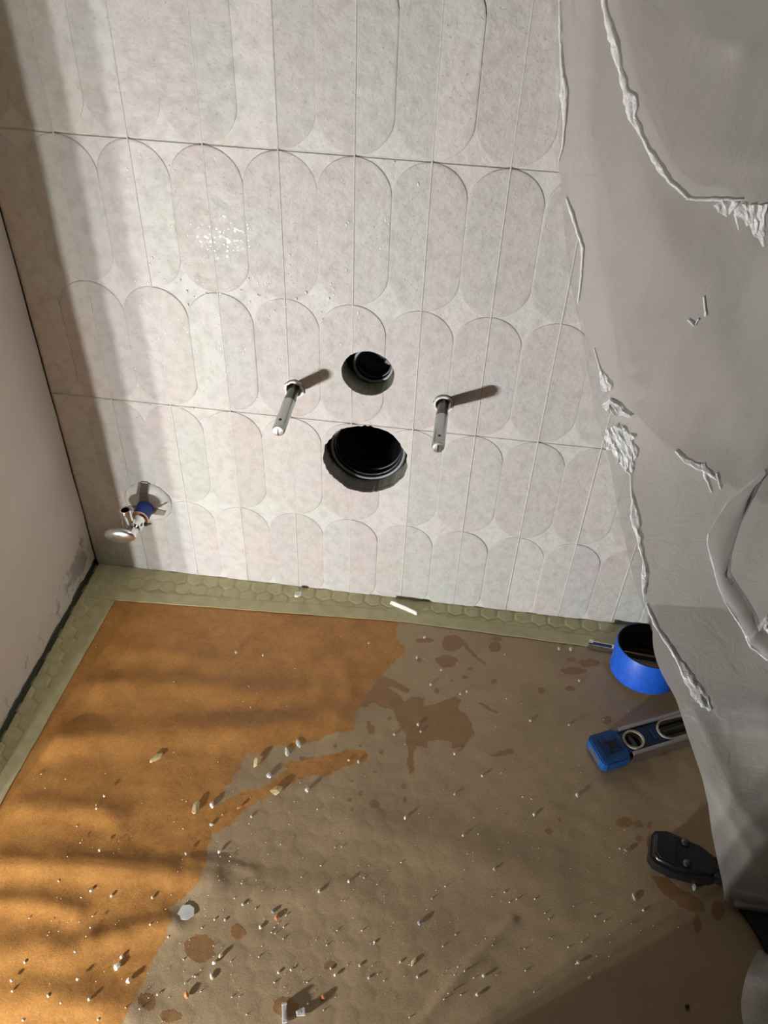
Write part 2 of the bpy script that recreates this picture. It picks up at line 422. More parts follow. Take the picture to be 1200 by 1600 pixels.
# ------------------------------------------------------------------ floor slab with hexagon mosaic along the walls
bm = bmesh.new(); box(bm, (.50, -.62, -.026), (1.42, 1.30, .05)); floor = ob('floor', bm, m_slab); meta(floor, kind='structure')
PITCH = .0232
def hex_centre(i, j): return (.011 + i * PITCH + (PITCH / 2 if j % 2 else 0), -.010 - j * PITCH * .8660)
hb = bmesh.new(); R6 = PITCH / math.sqrt(3) - .0009; rings = []
for r, z in ((R6, -.001), (R6, .0001), (R6 - .0008, .0008)):
    rings.append([hb.verts.new((r * math.sin(math.pi / 3 * k), r * math.cos(math.pi / 3 * k), z)) for k in range(6)])
for A, B in zip(rings, rings[1:]):
    for k in range(6): hb.faces.new((A[k], B[k], B[(k + 1) % 6], A[(k + 1) % 6]))
hb.faces.new(rings[-1]); hb.faces.new(rings[0])
hm = bpy.data.meshes.new('hex_tile'); bmesh.ops.recalc_face_normals(hb, faces=hb.faces[:]); hb.to_mesh(hm); hb.free(); hm.materials.append(m_hex)
for j in range(0, 36):
    for i in range(0, 46):
        x, y = hex_centre(i, j)
        if x > 1.03 or not (x < .062 or y > -.062) or y < -.66: continue
        o = bpy.data.objects.new('hex_tile', hm); COL.objects.link(o); o.parent = floor; o.location = (x, y, random.uniform(-.0001, .0001))
def hex_h(x, y):
    """0..1 height of the mosaic under (x, y): 1 on a tile, 0 in a joint"""
    j = round((-.010 - y) / (PITCH * .866)); best = 9; 
    dmin = []
    for jj in (j - 1, j, j + 1):
        xo = .011 + (PITCH / 2 if jj % 2 else 0); i = round((x - xo) / PITCH)
        for ii in (i - 1, i, i + 1):
            cx, cy = hex_centre(ii, jj); dx, dy = abs(x - cx), abs(y - cy)
            dmin.append(max(dx, dx * .5 + dy * .866))
    d = PITCH / 2 - min(dmin)
    return min(1, max(0, d / .0026))

# ------------------------------------------------------------------ kraft paper sheet
def left_edge(y): return .0529 + (y + .0665) * (.0129 / .312)
def back_edge(x): return -.0665 + .0222 * min(1, max(0, (x - .053) / .4)) - .006 * max(0, (x - .46) / .28)
FR = [(195, 1600), (205, 1570), (225, 1540), (240, 1500), (262, 1460), (270, 1437), (264, 1425), (290, 1402), (310, 1385), (322, 1355), (324, 1328), (330, 1308), (350, 1295),
      (362, 1290), (375, 1275), (392, 1262), (420, 1245), (445, 1234), (465, 1222), (485, 1214), (512, 1214), (530, 1203), (560, 1194), (572, 1193), (577, 1180), (570, 1174),
      (545, 1172), (520, 1180), (488, 1186), (470, 1192), (452, 1190), (440, 1198), (452, 1203), (440, 1210), (430, 1220), (410, 1232), (385, 1236), (350, 1254), (336, 1261), (338, 1250), (350, 1246), (352, 1230), (362, 1226),
      (364, 1212), (376, 1204), (378, 1192), (390, 1178), (404, 1181), (412, 1190), (420, 1176), (430, 1167), (445, 1167), (460, 1170), (470, 1164), (495, 1160), (515, 1150), (528, 1146), (550, 1144), (557, 1130), (553, 1118), (563, 1107),
      (575, 1085), (590, 1064), (602, 1052), (618, 1034), (634, 1023), (632, 1012), (620, 1003), (617, 990), (622, 975), (640, 940), (1300, 940), (1300, 2300), (60, 2300)]
WP = [[(555, 1052), (585, 1048), (600, 1060), (618, 1066), (640, 1080), (636, 1086), (612, 1074), (605, 1078), (620, 1084), (632, 1098), (642, 1090), (663, 1093), (661, 1107), (683, 1101), (710, 1090), (720, 1095), (714, 1110), (728, 1118), (738, 1135), (741, 1150),
       (724, 1168), (706, 1172), (706, 1160), (688, 1158), (668, 1160), (667, 1170), (650, 1167), (645, 1186), (648, 1208), (641, 1213), (634, 1198), (637, 1176), (633, 1150), (622, 1132), (613, 1110), (594, 1108), (584, 1098), (566, 1110), (560, 1100), (545, 1085)],
      [(1015, 1371), (1040, 1372), (1057, 1388), (1080, 1400), (1095, 1407), (1102, 1425), (1085, 1428), (1060, 1417), (1033, 1398)],
      [(725, 998), (730, 1010), (745, 1028), (762, 1040), (758, 1041), (738, 1028), (722, 1010)], [(742, 1096), (762, 1106), (777, 1114), (776, 1118), (758, 1110)],
      [(757, 1183), (775, 1178), (800, 1170), (802, 1178), (785, 1184)], [(1160, 1425), (1215, 1432), (1215, 1500), (1198, 1478), (1180, 1452)],  # last polygon: darker patch at the flat black piece
      [(468, 1184), (490, 1186), (500, 1200), (480, 1205), (470, 1196)]]
WE = [(706, 1007, 17, 14), (697, 1035, 17, 10), (773, 1013, 10, 9), (771, 1068, 5, 4.5), (682, 1081, 5, 4), (655, 1033, 4, 4), (663, 1002, 15, 4), (580, 1143, 6, 8), (523, 1168, 4, 3), (595, 1177, 3.5, 3.5), (563, 1167, 2.5, 2.5),
      (630, 1230, 4.5, 4), (608, 1125, 3.5, 3), (575, 1135, 3, 8), (585, 1259, 7, 7), (548, 1223, 3, 3), (547, 1252, 3.5, 3), (549, 1269, 3, 3), (563, 1243, 4, 5), (632, 1250, 2, 7), (585, 1208, 2.5, 2.5),
      (313, 1484, 24, 22), (373, 1458, 12, 12), (267, 1590, 17, 10), (230, 1567, 14, 14), (975, 1287, 14, 9), (997, 1290, 7, 7), (1013, 1291, 4, 6), (998, 1312, 7, 5), (1017, 1318, 9, 13),
      (1120, 1424, 11, 16), (1088, 1447, 6, 18), (895, 1050, 20, 6), (920, 1038, 17, 7), (845, 1081, 6, 5), (947, 1127, 10, 7), (890, 1078, 8, 4), (892, 1033, 8, 4), (873, 1282, 4, 4), (856, 1300, 7, 5),
      (726, 1061, 6, 3), (705, 1066, 3, 2), (735, 1047, 4, 3), (775, 1000, 12, 3), (445, 1575, 22, 16), (515, 1510, 10, 8)]
def P2(l): return np.array([list(on_floor(u, v)[:2]) for u, v in l])
def sdf(X, Y, poly):
    x, y = X.ravel(), Y.ravel(); d = np.full(x.shape, 1e9); ins = np.zeros(x.shape, bool); n = len(poly)
    for i in range(n):
        a, b = poly[i], poly[(i + 1) % n]; ex, ey = b - a; px, py = x - a[0], y - a[1]
        t = np.clip((px * ex + py * ey) / (ex * ex + ey * ey), 0, 1); d = np.minimum(d, (px - ex * t) ** 2 + (py - ey * t) ** 2)
        c = ((a[1] > y) != (b[1] > y)); 
        with np.errstate(divide='ignore', invalid='ignore'): ins ^= c & (x < (b[0] - a[0]) * (y - a[1]) / (b[1] - a[1]) + a[0])
    d = np.sqrt(d); return np.where(ins, d, -d).reshape(X.shape)
gx = np.r_[np.arange(0, .98, .0025), np.arange(.98, 1.06, .02)]; gy = np.r_[np.arange(0, .60, .0025), np.arange(.60, 1.1, .02)]
GX, GY = np.meshgrid(gx, gy); XX = np.empty_like(GX); YY = np.empty_like(GX)
for j, b in enumerate(gy):
    for i, a_ in enumerate(gx):
        yb = back_edge(min(1, a_ + .05)) + .020 - b; XX[j, i] = left_edge(max(yb, -.7)) - .020 + a_; YY[j, i] = yb
res = sdf(XX, YY, P2(FR)); wet = np.full(XX.shape, -1.0)
for pl_ in WP: wet = np.maximum(wet, sdf(XX, YY, P2(pl_)))
for (u, v, a_, b_) in WE:
    ang = [2 * math.pi * k / 14 for k in range(14)]
    pl_ = [(u + a_ * (1 + .22 * noise.noise(Vector((math.cos(t) * 1.5 + u, math.sin(t) * 1.5 + v, 0)))) * math.cos(t), v + b_ * (1 + .22 * noise.noise(Vector((math.cos(t) * 1.5 + v, math.sin(t) * 1.5, u)))) * math.sin(t)) for t in ang]
    wet = np.maximum(wet, sdf(XX, YY, P2(pl_)))
# waves of the loose sheet: crest lines (pixels on the floor), width and height in metres
CR = [([(-40, 1350), (120, 1352), (330, 1372)], .015, .0030), ([(-40, 1412), (60, 1410), (120, 1425)], .011, .0022), ([(-20, 1258), (60, 1262), (160, 1268), (180, 1280)], .015, .0022),
      ([(60, 1160), (200, 1152), (420, 1138), (520, 1120)], .020, .0032), ([(140, 1072), (250, 1068), (400, 1085), (520, 1075)], .018, .0018), ([(150, 1010), (250, 1020), (330, 1035)], .014, .0009),
      ([(150, 1470), (230, 1450), (270, 1442)], .012, .0028), ([(-60, 1500), (60, 1480), (120, 1490)], .015, .0025), ([(300, 1345), (360, 1352), (395, 1362)], .006, .0009), ([(320, 1410), (420, 1390), (560, 1400)], .02, .0015),
      ([(-50, 1570), (80, 1560), (200, 1580)], .018, .0022), ([(540, 1050), (545, 1100), (520, 1140)], .014, .0016), ([(560, 1290), (700, 1330), (860, 1360)], .03, .002), ([(640, 1620), (740, 1500), (800, 1440)], .006, .0010)]
ZZ = np.zeros_like(XX)
for line, wd, am in CR:
    L_ = P2(line); d = np.full(XX.shape, 9.0)
    for a, b in zip(L_, L_[1:]):
        e = b - a; t = np.clip(((XX - a[0]) * e[0] + (YY - a[1]) * e[1]) / (e @ e), 0, 1)
        d = np.minimum(d, np.hypot(XX - a[0] - e[0] * t, YY - a[1] - e[1] * t))
    tl_ = np.array([[noise.noise(Vector((x * 11, y * 5, am * 900))) for x in XX[0]] for y in YY[::4, 0]]); tl_ = np.repeat(tl_, 4, 0)[:XX.shape[0]]
    ZZ += am * (1 + .7 * tl_) * np.exp(-(d / wd) ** 2)
for j in range(XX.shape[0]):
    for i in range(XX.shape[1]):
        x, y = XX[j, i], YY[j, i]
        e = min(gx[i] - .022, gy[j] - .022); m = min(1, max(0, e / .03)); m = m * m * (3 - 2 * m)
        hx = 0
        if j % 1 == 0 and .15 < x < .62 and y < -.20: hx = .00022 * hex_h(x, y) * min(1, (x - .15) / .1) * min(1, (.62 - x) / .15) * min(1, (-.20 - y) / .1)
        ZZ[j, i] = .0016 + m * (ZZ[j, i] + hx + .0008 * (1 + noise.noise(Vector((x * 7, y * 11, 1)))) + .0003 * noise.noise(Vector((x * 45, y * 60, 4))))
NJ, NI = XX.shape
vs = np.stack([XX, YY, ZZ], -1).reshape(-1, 3).tolist()
fs = [(j * NI + i, (j + 1) * NI + i, (j + 1) * NI + i + 1, j * NI + i + 1) for j in range(NJ - 1) for i in range(NI - 1)]
paper = pyd('kraft_paper', vs, fs, m_kraft, None, True)
for nm, arr in (('residue', res), ('wet', wet)):
    a = paper.data.attributes.new(nm, 'FLOAT', 'POINT'); a.data.foreach_set('value', arr.ravel().astype(np.float32))
md = paper.modifiers.new('thickness', 'SOLIDIFY'); md.thickness = .0006; md.offset = -1
meta(paper, 'large sheet of brown kraft paper taped over the floor, stained and wet', 'floor paper')
def paper_z(x, y):
    j = int(np.argmin(np.abs(YY[:, NI // 3] - y))); i = int(np.argmin(np.abs(XX[j] - x))); return float(ZZ[j, i])

# ------------------------------------------------------------------ masking tape bands
def tape(name, pts_fn, nu, nv_, zo, label):
    vs = []
    for j in range(nv_ + 1):
        for i in range(nu + 1):
            x, y = pts_fn(i / nu, j / nv_)
            over = min(x - (left_edge(max(y, -.7)) - .020), (back_edge(x) + .020) - y)    # >0 above the paper
            hz = .0010 + .0013 * hex_h(x, y) ** .7
            k = min(1, max(0, (over + .001) / .002)); z = hz * (1 - k) + .0026 * k
            z += .00025 * noise.noise(Vector((x * 50, y * 50, 7)))
            vs.append((x, y, z + zo))
    fs = [(j * (nu + 1) + i, j * (nu + 1) + i + 1, (j + 1) * (nu + 1) + i + 1, (j + 1) * (nu + 1) + i) for j in range(nv_) for i in range(nu)]
    o = pyd(name, vs, fs, m_tape, None, True)
    meta(o, label, 'tape', None); md = o.modifiers.new('thickness', 'SOLIDIFY'); md.thickness = .00015; md.offset = 1; return o
def tl(u, v):
    y = -.012 - v * .66; x1 = left_edge(y); jag = .0006 * noise.noise(Vector((y * 30, 0, 0)))
    return (.003 + u * (x1 - .003 + jag), y)
def tb(u, v):
    x = .004 + u * 1.02; y1 = back_edge(x) + .0006 * noise.noise(Vector((x * 30, 0, 3)))
    return (x, -.0008 + v * (y1 + .0008))
tape('masking_tape', tl, 36, 460, 0, 'pale masking tape band running along the left plaster wall')
tape('masking_tape', tb, 680, 44, .0004, 'pale masking tape band running along the foot of the tiled wall')

# ------------------------------------------------------------------ drain and flush pipes in the wall holes
d = Vector((0, 1, 0))
def pipe(name, c, label, R, rim, closed, part):
    root = empty(name, (c[0], .03, c[1]), label, 'pipe')
    M = AXIS((0, 0, 0), (0, 1, 0))
    bm = bmesh.new(); lathe(bm, [(R * .93, .0), (R, .004), (R, .12), (R * .93, .12), (R * .93, .0)], M, 56, True); ob('pipe_body', bm, m_pipe, root, True, angle=40)
    for k, (r, y) in enumerate(rim):
        bm = bmesh.new(); tubeprof = [(r + .0018 * math.cos(t), y + .0018 * math.sin(t)) for t in [2 * math.pi * q / 10 for q in range(10)]]
        lathe(bm, tubeprof, M, 56, True); ob('sealing_ring', bm, m_rim if k == part else m_pipe, root, True)
    if closed:
        bm = bmesh.new(); lathe(bm, [(0, .024), (R * .55, .024), (R * .6, .020), (R * .92, .018), (R * .92, .028), (0, .028)], M, 48); ob('plug', bm, m_plug, root, True, angle=30)
    return root
pipe('flush_pipe', (.3915, .3590), 'black flush pipe with a grey rim set in the smaller upper round hole', .0235, [(.0225, -.004), (.0205, .002)], True, 0)
pipe('drain_pipe', (.3885, .2395), 'wide black ribbed drain pipe in the large ragged lower hole', .0445, [(.0490, -.002), (.0455, -.007), (.0425, -.003), (.0415, .006)], False, 1)

# ------------------------------------------------------------------ mounting studs
def stud(x, z, label, torn):
    root = empty('mounting_stud', (x, 0, z), label, 'stud', None)
    M = AXIS((0, 0, 0), (0, -1, 0)); R = .0068
    bm = bmesh.new(); lathe(bm, [(0, -.035), (R * .93, -.035), (R * .93, .022), (R, .0225), (R, .0300), (0, .0300)], M, 28); ob('rod_base', bm, m_zdark, root, True, angle=30)  # dark near the wall: a reflection put into the steel colour
    bm = bmesh.new(); lathe(bm, [(R * .9, .0298), (R * 1.03, .0300), (R * 1.03, .0835), (R * .96, .0850), (R * .9, .0853)], M, 36); o = ob('sleeve', bm, m_zinc, root, True, angle=30)
    bm = bmesh.new(); lathe(bm, [(R * .92, .0850), (R * .86, .0866), (.0022, .0872), (0, .0872)], M, 36); ob('end_cap', bm, m_satin, root, True, angle=40)
    bm = bmesh.new(); box(bm, (0, -.0873, 0), (.0011, .0008, .0078)); ob('slot', bm, m_black, root)
    bm = bmesh.new(); lathe(bm, [(0, .0), (.0017, 0), (.0017, .0007), (0, .0007)], AXIS((0, -.0735, R * 1.0), (0, 0, 1)), 16); ob('side_hole', bm, m_black, root)
    bm = bmesh.new()
    lathe(bm, [(.0088, .004), (.0112, .004), (.0112, -.010), (.0088, -.010)], M, 44, True,
          wob=lambda t, k: (.14 if torn else .03) * noise.noise(Vector((math.cos(t) * 3, math.sin(t) * 3, k * .4 + x * 40))) + (0.10 * max(0, math.sin(t * 3 + x * 9)) if torn and k < 2 else 0))
    ob('collar', bm, m_white, root, True, angle=40)
    return root
stud(*STUDS[0], 'silver slotted stud left of the two round holes, with a torn white collar', True)
stud(*STUDS[1], 'silver slotted stud right of the two round holes, with a neat white collar', False)

# ------------------------------------------------------------------ angle valve
m_spacer = simple('spacer_grey', srgb(146, 141, 132), .5)
root = empty('angle_valve', (VALVE[0], 0, VALVE[1]), 'chrome angle valve with a white rosette and blue sleeve low on the tiled wall', 'valve')
M = AXIS((0, 0, 0), (0, -1, 0))
bm = bmesh.new(); lathe(bm, [(.0100, .0125), (.0135, .0120), (.024, .0085), (.0300, .0035), (.0322, .0012), (.0322, -.0005)], M, 64); ob('rosette', bm, simple('enamel_white', srgb(222, 220, 212), .18), root, True)
def dome(r): return float(np.interp(r, [.010, .0135, .024, .030, .0322, .036], [.0125, .0120, .0085, .0035, .0012, .0010]))
for an, r1 in ((90, .0345), (200, .0255), (335, .0260)):
    bm = bmesh.new(); rows = []
    for k in range(9):
        r = .0105 + (r1 - .0105) * k / 8; hw = .0062 - .0018 * k / 8
        for h in (0,):
            row = []
            for q, dz in ((-1, -.0006), (-1, .0010), (1, .0010), (1, -.0006)):
                a_ = math.radians(an); x = r * math.cos(a_) - q * hw * math.sin(a_); z = r * math.sin(a_) + q * hw * math.cos(a_)
                row.append(bm.verts.new((x, -(dome(r) + dz), z)))
            rows.append(row)
    for A, B in zip(rows, rows[1:]):
        for q in range(4): bm.faces.new((A[q], A[(q + 1) % 4], B[(q + 1) % 4], B[q]))
    bm.faces.new(rows[0]); bm.faces.new(rows[-1][::-1])
    ob('spacer_arm', bm, m_spacer, root)
bm = bmesh.new(); lathe(bm, [(0, -.02), (.0112, -.02), (.0112, .030), (.0098, .034), (0, .034)], M, 32); ob('blue_sleeve', bm, m_bluetape, root, True, angle=30)
bm = bmesh.new(); lathe(bm, [(.0085, .0340), (.0114, .0340), (.0116, .0352), (.0112, .0364), (.0085, .0364)], M, 32); ob('ring', bm, m_brass, root, True, angle=30)
bm = bmesh.new(); lathe(bm, [(0, .034), (.0088, .034), (.0088, .052), (.0075, .056), (.0060, .058), (.0060, .070), (0, .070)], M, 32)
ob('valve_body', bm, m_chrome, root, True, angle=40)
bm = bmesh.new(); lathe(bm, [(.0050, .028), (.0068, .0285), (.0075, .026), (.0075, .012), (.0082, .010), (.0082, .004), (.0070, .002), (.0060, -.004), (0, -.004)], AXIS((-.0085, -.052, 0), (0, 0, 1)), 28)
lathe(bm, [(0, .0), (.0062, 0), (.0062, .009), (0, .010)], AXIS((-.0085, -.052, .0055), (1, 0, 0)), 20)
ob('outlet', bm, m_chrome, root, True, angle=40)
bm = bmesh.new(); lathe(bm, [(.0052, .0275), (.0050, .0150), (0, .0150)], AXIS((-.0085, -.052, 0), (0, 0, 1)), 24); ob('outlet_bore', bm, m_black, root, True)
bm = bmesh.new()
lathe(bm, [(0, .004), (.010, .0036), (.017, .002), (.0202, -.0004), (.0205, -.0030), (.018, -.0052), (.008, -.0062), (0, -.0062)], AXIS((0, 0, 0), (0, -1, 0)), 48)
for v in bm.verts: v.co.z *= .66
knob = ob('knob', bm, m_satin, root, True, loc=(-.0110, -.0755, .0030)); knob.rotation_euler = (math.radians(14), math.radians(-7), 0)
bm = bmesh.new(); lathe(bm, [(0, 0), (.0030, 0), (.0030, .003), (.0012, .003), (.0012, .009), (0, .009)], AXIS((.0115, -.046, .0015), (.9, -.1, .3)), 12); ob('grub_screw', bm, m_zdark, root, True, angle=30)

# ------------------------------------------------------------------ plastic shard and chips
def rock(name, p, s, mat, seed, rot=0, label=None, cat='debris', group=None, tiltx=0, tiltz=0):
    bm = bmesh.new(); bmesh.ops.create_icosphere(bm, subdivisions=1, radius=.5)
    for v in bm.verts:
        n = 1 + .45 * noise.noise(v.co * 3 + Vector((seed, seed * 2.3, 0))); v.co *= n
    for v in bm.verts: v.co = Vector((v.co.x * s[0], v.co.y * s[1], v.co.z * s[2]))
    zmin = min(v.co.z for v in bm.verts)
    for v in bm.verts: v.co.z -= zmin
    o = ob(name, bm, mat); o.location = p; o.rotation_euler = (tiltx, tiltz, rot); meta(o, label, cat, group); return o
bm = bmesh.new()
pr = [(-.021, -.0030), (-.0195, .0034), (-.012, .0042), (-.010, .0032), (-.002, .0044), (.008, .0040), (.0205, .0034), (.0225, 0), (.021, -.0034), (.010, -.0042), (-.003, -.0048), (-.008, -.0040), (-.0115, -.0045), (-.016, -.0036)]
prism(bm, pr, 0, .0022); bmesh.ops.bevel(bm, geom=bm.edges[:], offset=.0005, segments=1, affect='EDGES')
p0 = on_wall(611, 941, -.012); p1 = on_floor(650, 958, .004); c = (p0 + p1) / 2; dx = (p1 - p0).normalized(); yv = Vector((0, .35, .93)); yv = (yv - dx * yv.dot(dx)).normalized(); zv = dx.cross(yv)
o = ob('plastic_shard', bm, m_white); o.matrix_world = Matrix.Translation(c) @ Matrix((dx, yv, zv)).transposed().to_4x4()
meta(o, 'broken white plastic shard lying on the tape at the foot of the tiled wall', 'shard')
p = on_floor(466, 930, .002)
bm = bmesh.new(); prism(bm, [(-.006, -.003), (-.002, -.005), (.004, -.003), (.006, .001), (.002, .004), (-.004, .003)], 0, .004); bmesh.ops.bevel(bm, geom=bm.edges[:], offset=.0006, segments=1, affect='EDGES')
o = ob('grout_chip', bm, m_white, loc=(p.x, p.y, .0026)); meta(o, 'small white chip on the tape left of the plastic shard, under the tiled wall', 'debris')
o.rotation_euler = (0, 0, .4)
# flat white plaster flake
p = on_floor(292, 1428); bm = bmesh.new()
prism(bm, [(-.0085, -.003), (-.004, -.0075), (.0035, -.0070), (.0085, -.002), (.0065, .005), (.001, .0075), (-.006, .0055)], 0, .0006)
o = ob('plaster_flake', bm, simple('plaster_white', srgb(205, 205, 200), .7), loc=(p.x, p.y, paper_z(p.x, p.y) + .0002)); meta(o, 'flat roundish white plaster flake at the border of the wet patch', 'debris')

m_ch_tan = simple('chip_tan', srgb(214, 190, 138), .6, ns=300); m_ch_white = simple('chip_white', srgb(228, 224, 214), .55, ns=300)
m_ch_org = simple('chip_orange', srgb(220, 150, 92), .6, ns=300); m_ch_gray = simple('chip_grey', srgb(160, 158, 152), .5, ns=300); m_ch_dark = simple('chip_dark', srgb(38, 26, 18), .6)
CH = [  # u, v, length px, width px, angle deg (image), material, label
    (245, 1187, 24, 9, 35, m_ch_tan, 'tan flake lying alone on the clean paper, upper left'),
    (307, 1264, 24, 11, 70, m_ch_tan, 'upright tan flake at the left tip of the branching wet mark'),
    (403, 1191, 20, 11, 60, m_ch_tan, 'tan jagged flake on the pale patch above the wet streak'),
    (432, 1238, 23, 12, 25, m_ch_tan, 'blocky tan flake on the lower border of the wet streak'),
    (449, 1178, 15, 7, 100, m_ch_white, 'thin pale chip above the wet streak, left one of a pair'),
    (466, 1164, 15, 7, 110, m_ch_white, 'thin pale chip above the wet streak, right one of a pair'),
    (421, 1214, 9, 7, 100, m_ch_white, 'small round white chip between two flakes beside the wet streak'),
    (480, 1237, 8, 6, 90, m_ch_white, 'small white crumb just below the wet streak'),
    (332, 1260, 11, 7, 90, m_ch_white, 'white crumb with a dark shadow right of the upright tan flake'),
    (184, 1513, 14, 10, 70, m_ch_white, 'largest white pebble on the orange paper, lower left'),
    (191, 1497, 7, 5, 80, m_ch_white, 'small white crumb directly above the largest white pebble'),
    (202, 1535, 9, 8, 80, m_ch_white, 'white crumb just below the largest white pebble'),
    (331, 1527, 11, 5, 105, m_ch_white, 'thin white splinter casting a long shadow, lower left'),
    (345, 1495, 10, 6, 60, m_ch_tan, 'tan sliver right of the dark brown stain'),
    (335, 1506, 8, 6, 60, m_ch_white, 'white crumb between the tan sliver and the white splinter'),
    (292, 1557, 13, 7, 95, m_ch_org, 'orange chip with a dark shadow near the bottom left'),
    (432, 1436, 8, 6, 90, m_ch_org, 'orange crumb touching a grey crumb in the middle of the floor'),
    (427, 1427, 7, 6, 90, m_ch_gray, 'grey crumb touching an orange crumb in the middle of the floor'),
    (505, 1560, 8, 8, 90, m_ch_org, 'square orange crumb near the bottom edge'),
    (646, 1505, 16, 6, 60, m_ch_tan, 'curved yellowish sliver on the lower middle of the paper'),
    (655, 1444, 9, 6, 80, m_ch_gray, 'grey teardrop crumb on the lower middle of the paper'),
    (1085, 1388, 13, 9, 60, m_ch_gray, 'grey oval chip in the shade below the black tool'),
    (978, 1331, 8, 4, 150, m_ch_gray, 'dull grey sliver left of the black tool'),
    (989, 1403, 13, 3, 110, m_ch_white, 'thin white splinter left of the wet marks below the black tool'),
    (1072, 1575, 9, 7, 60, m_ch_dark, 'dark crumb near the bottom right corner'),
    (375, 1264, 9, 5, 30, m_ch_org, 'pinkish chip in the brown gap right of the upright tan flake'),
]
def chip_at(u, v, L, Wd, ang, mat, seed, **kw):
    p = on_floor(u, v); q = on_floor(u + L / 2 * math.cos(math.radians(ang)), v - L / 2 * math.sin(math.radians(ang))); q2 = on_floor(u + Wd / 2 * math.sin(math.radians(ang)), v + Wd / 2 * math.cos(math.radians(ang)))
    a = (q - p); ln = a.length * 2; wd = (q2 - p).length * 2
    return rock(kw.pop('name', 'debris_chip'), (p.x, p.y, paper_z(p.x, p.y) + .0001), (ln * 1.1, wd * 1.1, min(ln, wd) * (.32 if L > 13 else .5)), mat, seed, math.atan2(a.y, a.x), **kw)
for k, (u, v, L, Wd, ang, mat, lab) in enumerate(CH): chip_at(u, v, L, Wd, ang, mat, k * 1.7 + 2, label=lab)
CRUMB = [(93, 1379), (143, 1394), (143, 1453), (119, 1490), (77, 1559), (21, 1551), (97, 1570), (141, 1565), (236, 1448), (157, 1332), (152, 1266), (164, 1247), (331, 1291), (291, 1337), (264, 1466), (576, 1530), (545, 1380), (585, 1474),
         (562, 1510), (652, 1529), (710, 1243), (673, 1072), (719, 1087), (653, 1134), (657, 1145), (576, 1007), (663, 998), (651, 1030), (689, 1049), (545, 1190), (560, 1192), (411, 1026), (616, 1150), (1004, 1424), (902, 1506), (920, 1530), (499, 1396),
         (407, 1451), (517, 1515), (524, 1525), (435, 1521), (455, 1517), (481, 1571), (625, 1505), (633, 1280), (723, 1308), (771, 1361), (729, 1083), (20, 1535), (123, 1533), (175, 1402), (239, 1405), (369, 1022), (40, 1506), (755, 1527), (745, 1556),
         (710, 1180), (753, 1215), (873, 1015), (891, 1016), (904, 1066), (828, 1128), (888, 1135), (901, 1245), (834, 1275), (336, 1439), (352, 1440), (380, 1416), (343, 1333), (393, 1278), (247, 1556), (155, 1595), (38, 1596)]
def crumb_zone(u, v):
    if u > 820: return 'tiny pale crumb on the shaded paper at the right', 'crumbs on the shaded right part of the paper'
    if v < 1215: return 'tiny pale crumb on the paper in front of the tiled wall', 'crumbs in front of the tiled wall'
    if u < 340 - .38 * max(0, v - 1300): return 'tiny pale crumb on the clean orange paper, lower left', 'crumbs on the clean orange paper'
    return 'tiny pale crumb on the dusty grey-brown paper, lower middle', 'crumbs on the dusty grey-brown paper'
for k, (u, v) in enumerate(CRUMB):
    s = random.uniform(3, 5)
    chip_at(u, v, s * 1.25, s, 90 + random.uniform(-30, 30), m_ch_white, k * 2.1 + 50, name='crumb', label=crumb_zone(u, v)[0], group=crumb_zone(u, v)[1])
# metal bits at the bottom
def bar_bit(u, v, L, Wd, ang, mat, name, label):
    p = on_floor(u, v); q = on_floor(u + L / 2 * math.cos(math.radians(ang)), v - L / 2 * math.sin(math.radians(ang))); a = q - p
    bm = bbox_bev((0, 0, 0), (a.length * 2, Wd, .0030), .0006)
    for vv in bm.verts: vv.co.y *= 1 + .25 * math.sin(vv.co.x * 400)
    box(bm, (a.length * .8, 0, .0014), (.0015, Wd * 1.15, .0014)); box(bm, (-a.length * .3, 0, .0016), (a.length * .8, Wd * .35, .0008))
    o = ob(name, bm, mat); o.location = (p.x, p.y, paper_z(p.x, p.y) + .0021); o.rotation_euler = (0, 0, math.atan2(a.y, a.x)); meta(o, label, 'metal bit')
m_bit = simple('bright_bit', srgb(215, 213, 208), .35, .3)
bar_bit(445, 1585, 32, .0045, 92, m_bit, 'metal_strip', 'narrow bright metal strip cut off by the bottom edge')
bar_bit(470, 1585, 14, .0055, 15, m_bit, 'metal_offcut', 'short silvery offcut right of the narrow metal strip')
# dust specks nobody could count
bm = bmesh.new()
for k in range(520):
    if k % 5 < 3:
        u, v = random.gauss(480, 280), random.gauss(1440, 110)
    else: u, v = random.uniform(40, 1060), random.uniform(985, 1590)
    if not (5 < u < 1090 and 980 < v < 1598): continue
    p = on_floor(u, v)
    if p.x < left_edge(p.y) + .004 or p.y > back_edge(p.x) - .004: continue
    s = random.choice((.0003, .0004, .0005, .0007)); z = paper_z(p.x, p.y)
    r = bmesh.ops.create_cone(bm, cap_ends=True, segments=5, radius1=s, radius2=s * .4, depth=s * 1.1)
    bmesh.ops.transform(bm, matrix=Matrix.Translation((p.x, p.y, z + s * .55 + .0002)) @ Matrix.Rotation(random.random() * 3, 4, 'Z') @ Matrix.Diagonal((1.3, .8, 1, 1)), verts=r['verts'])
o = ob('dust_specks', bm, m_ch_white); meta(o, 'fine pale dust specks sprinkled over the brown floor paper', 'dust', kind='stuff')

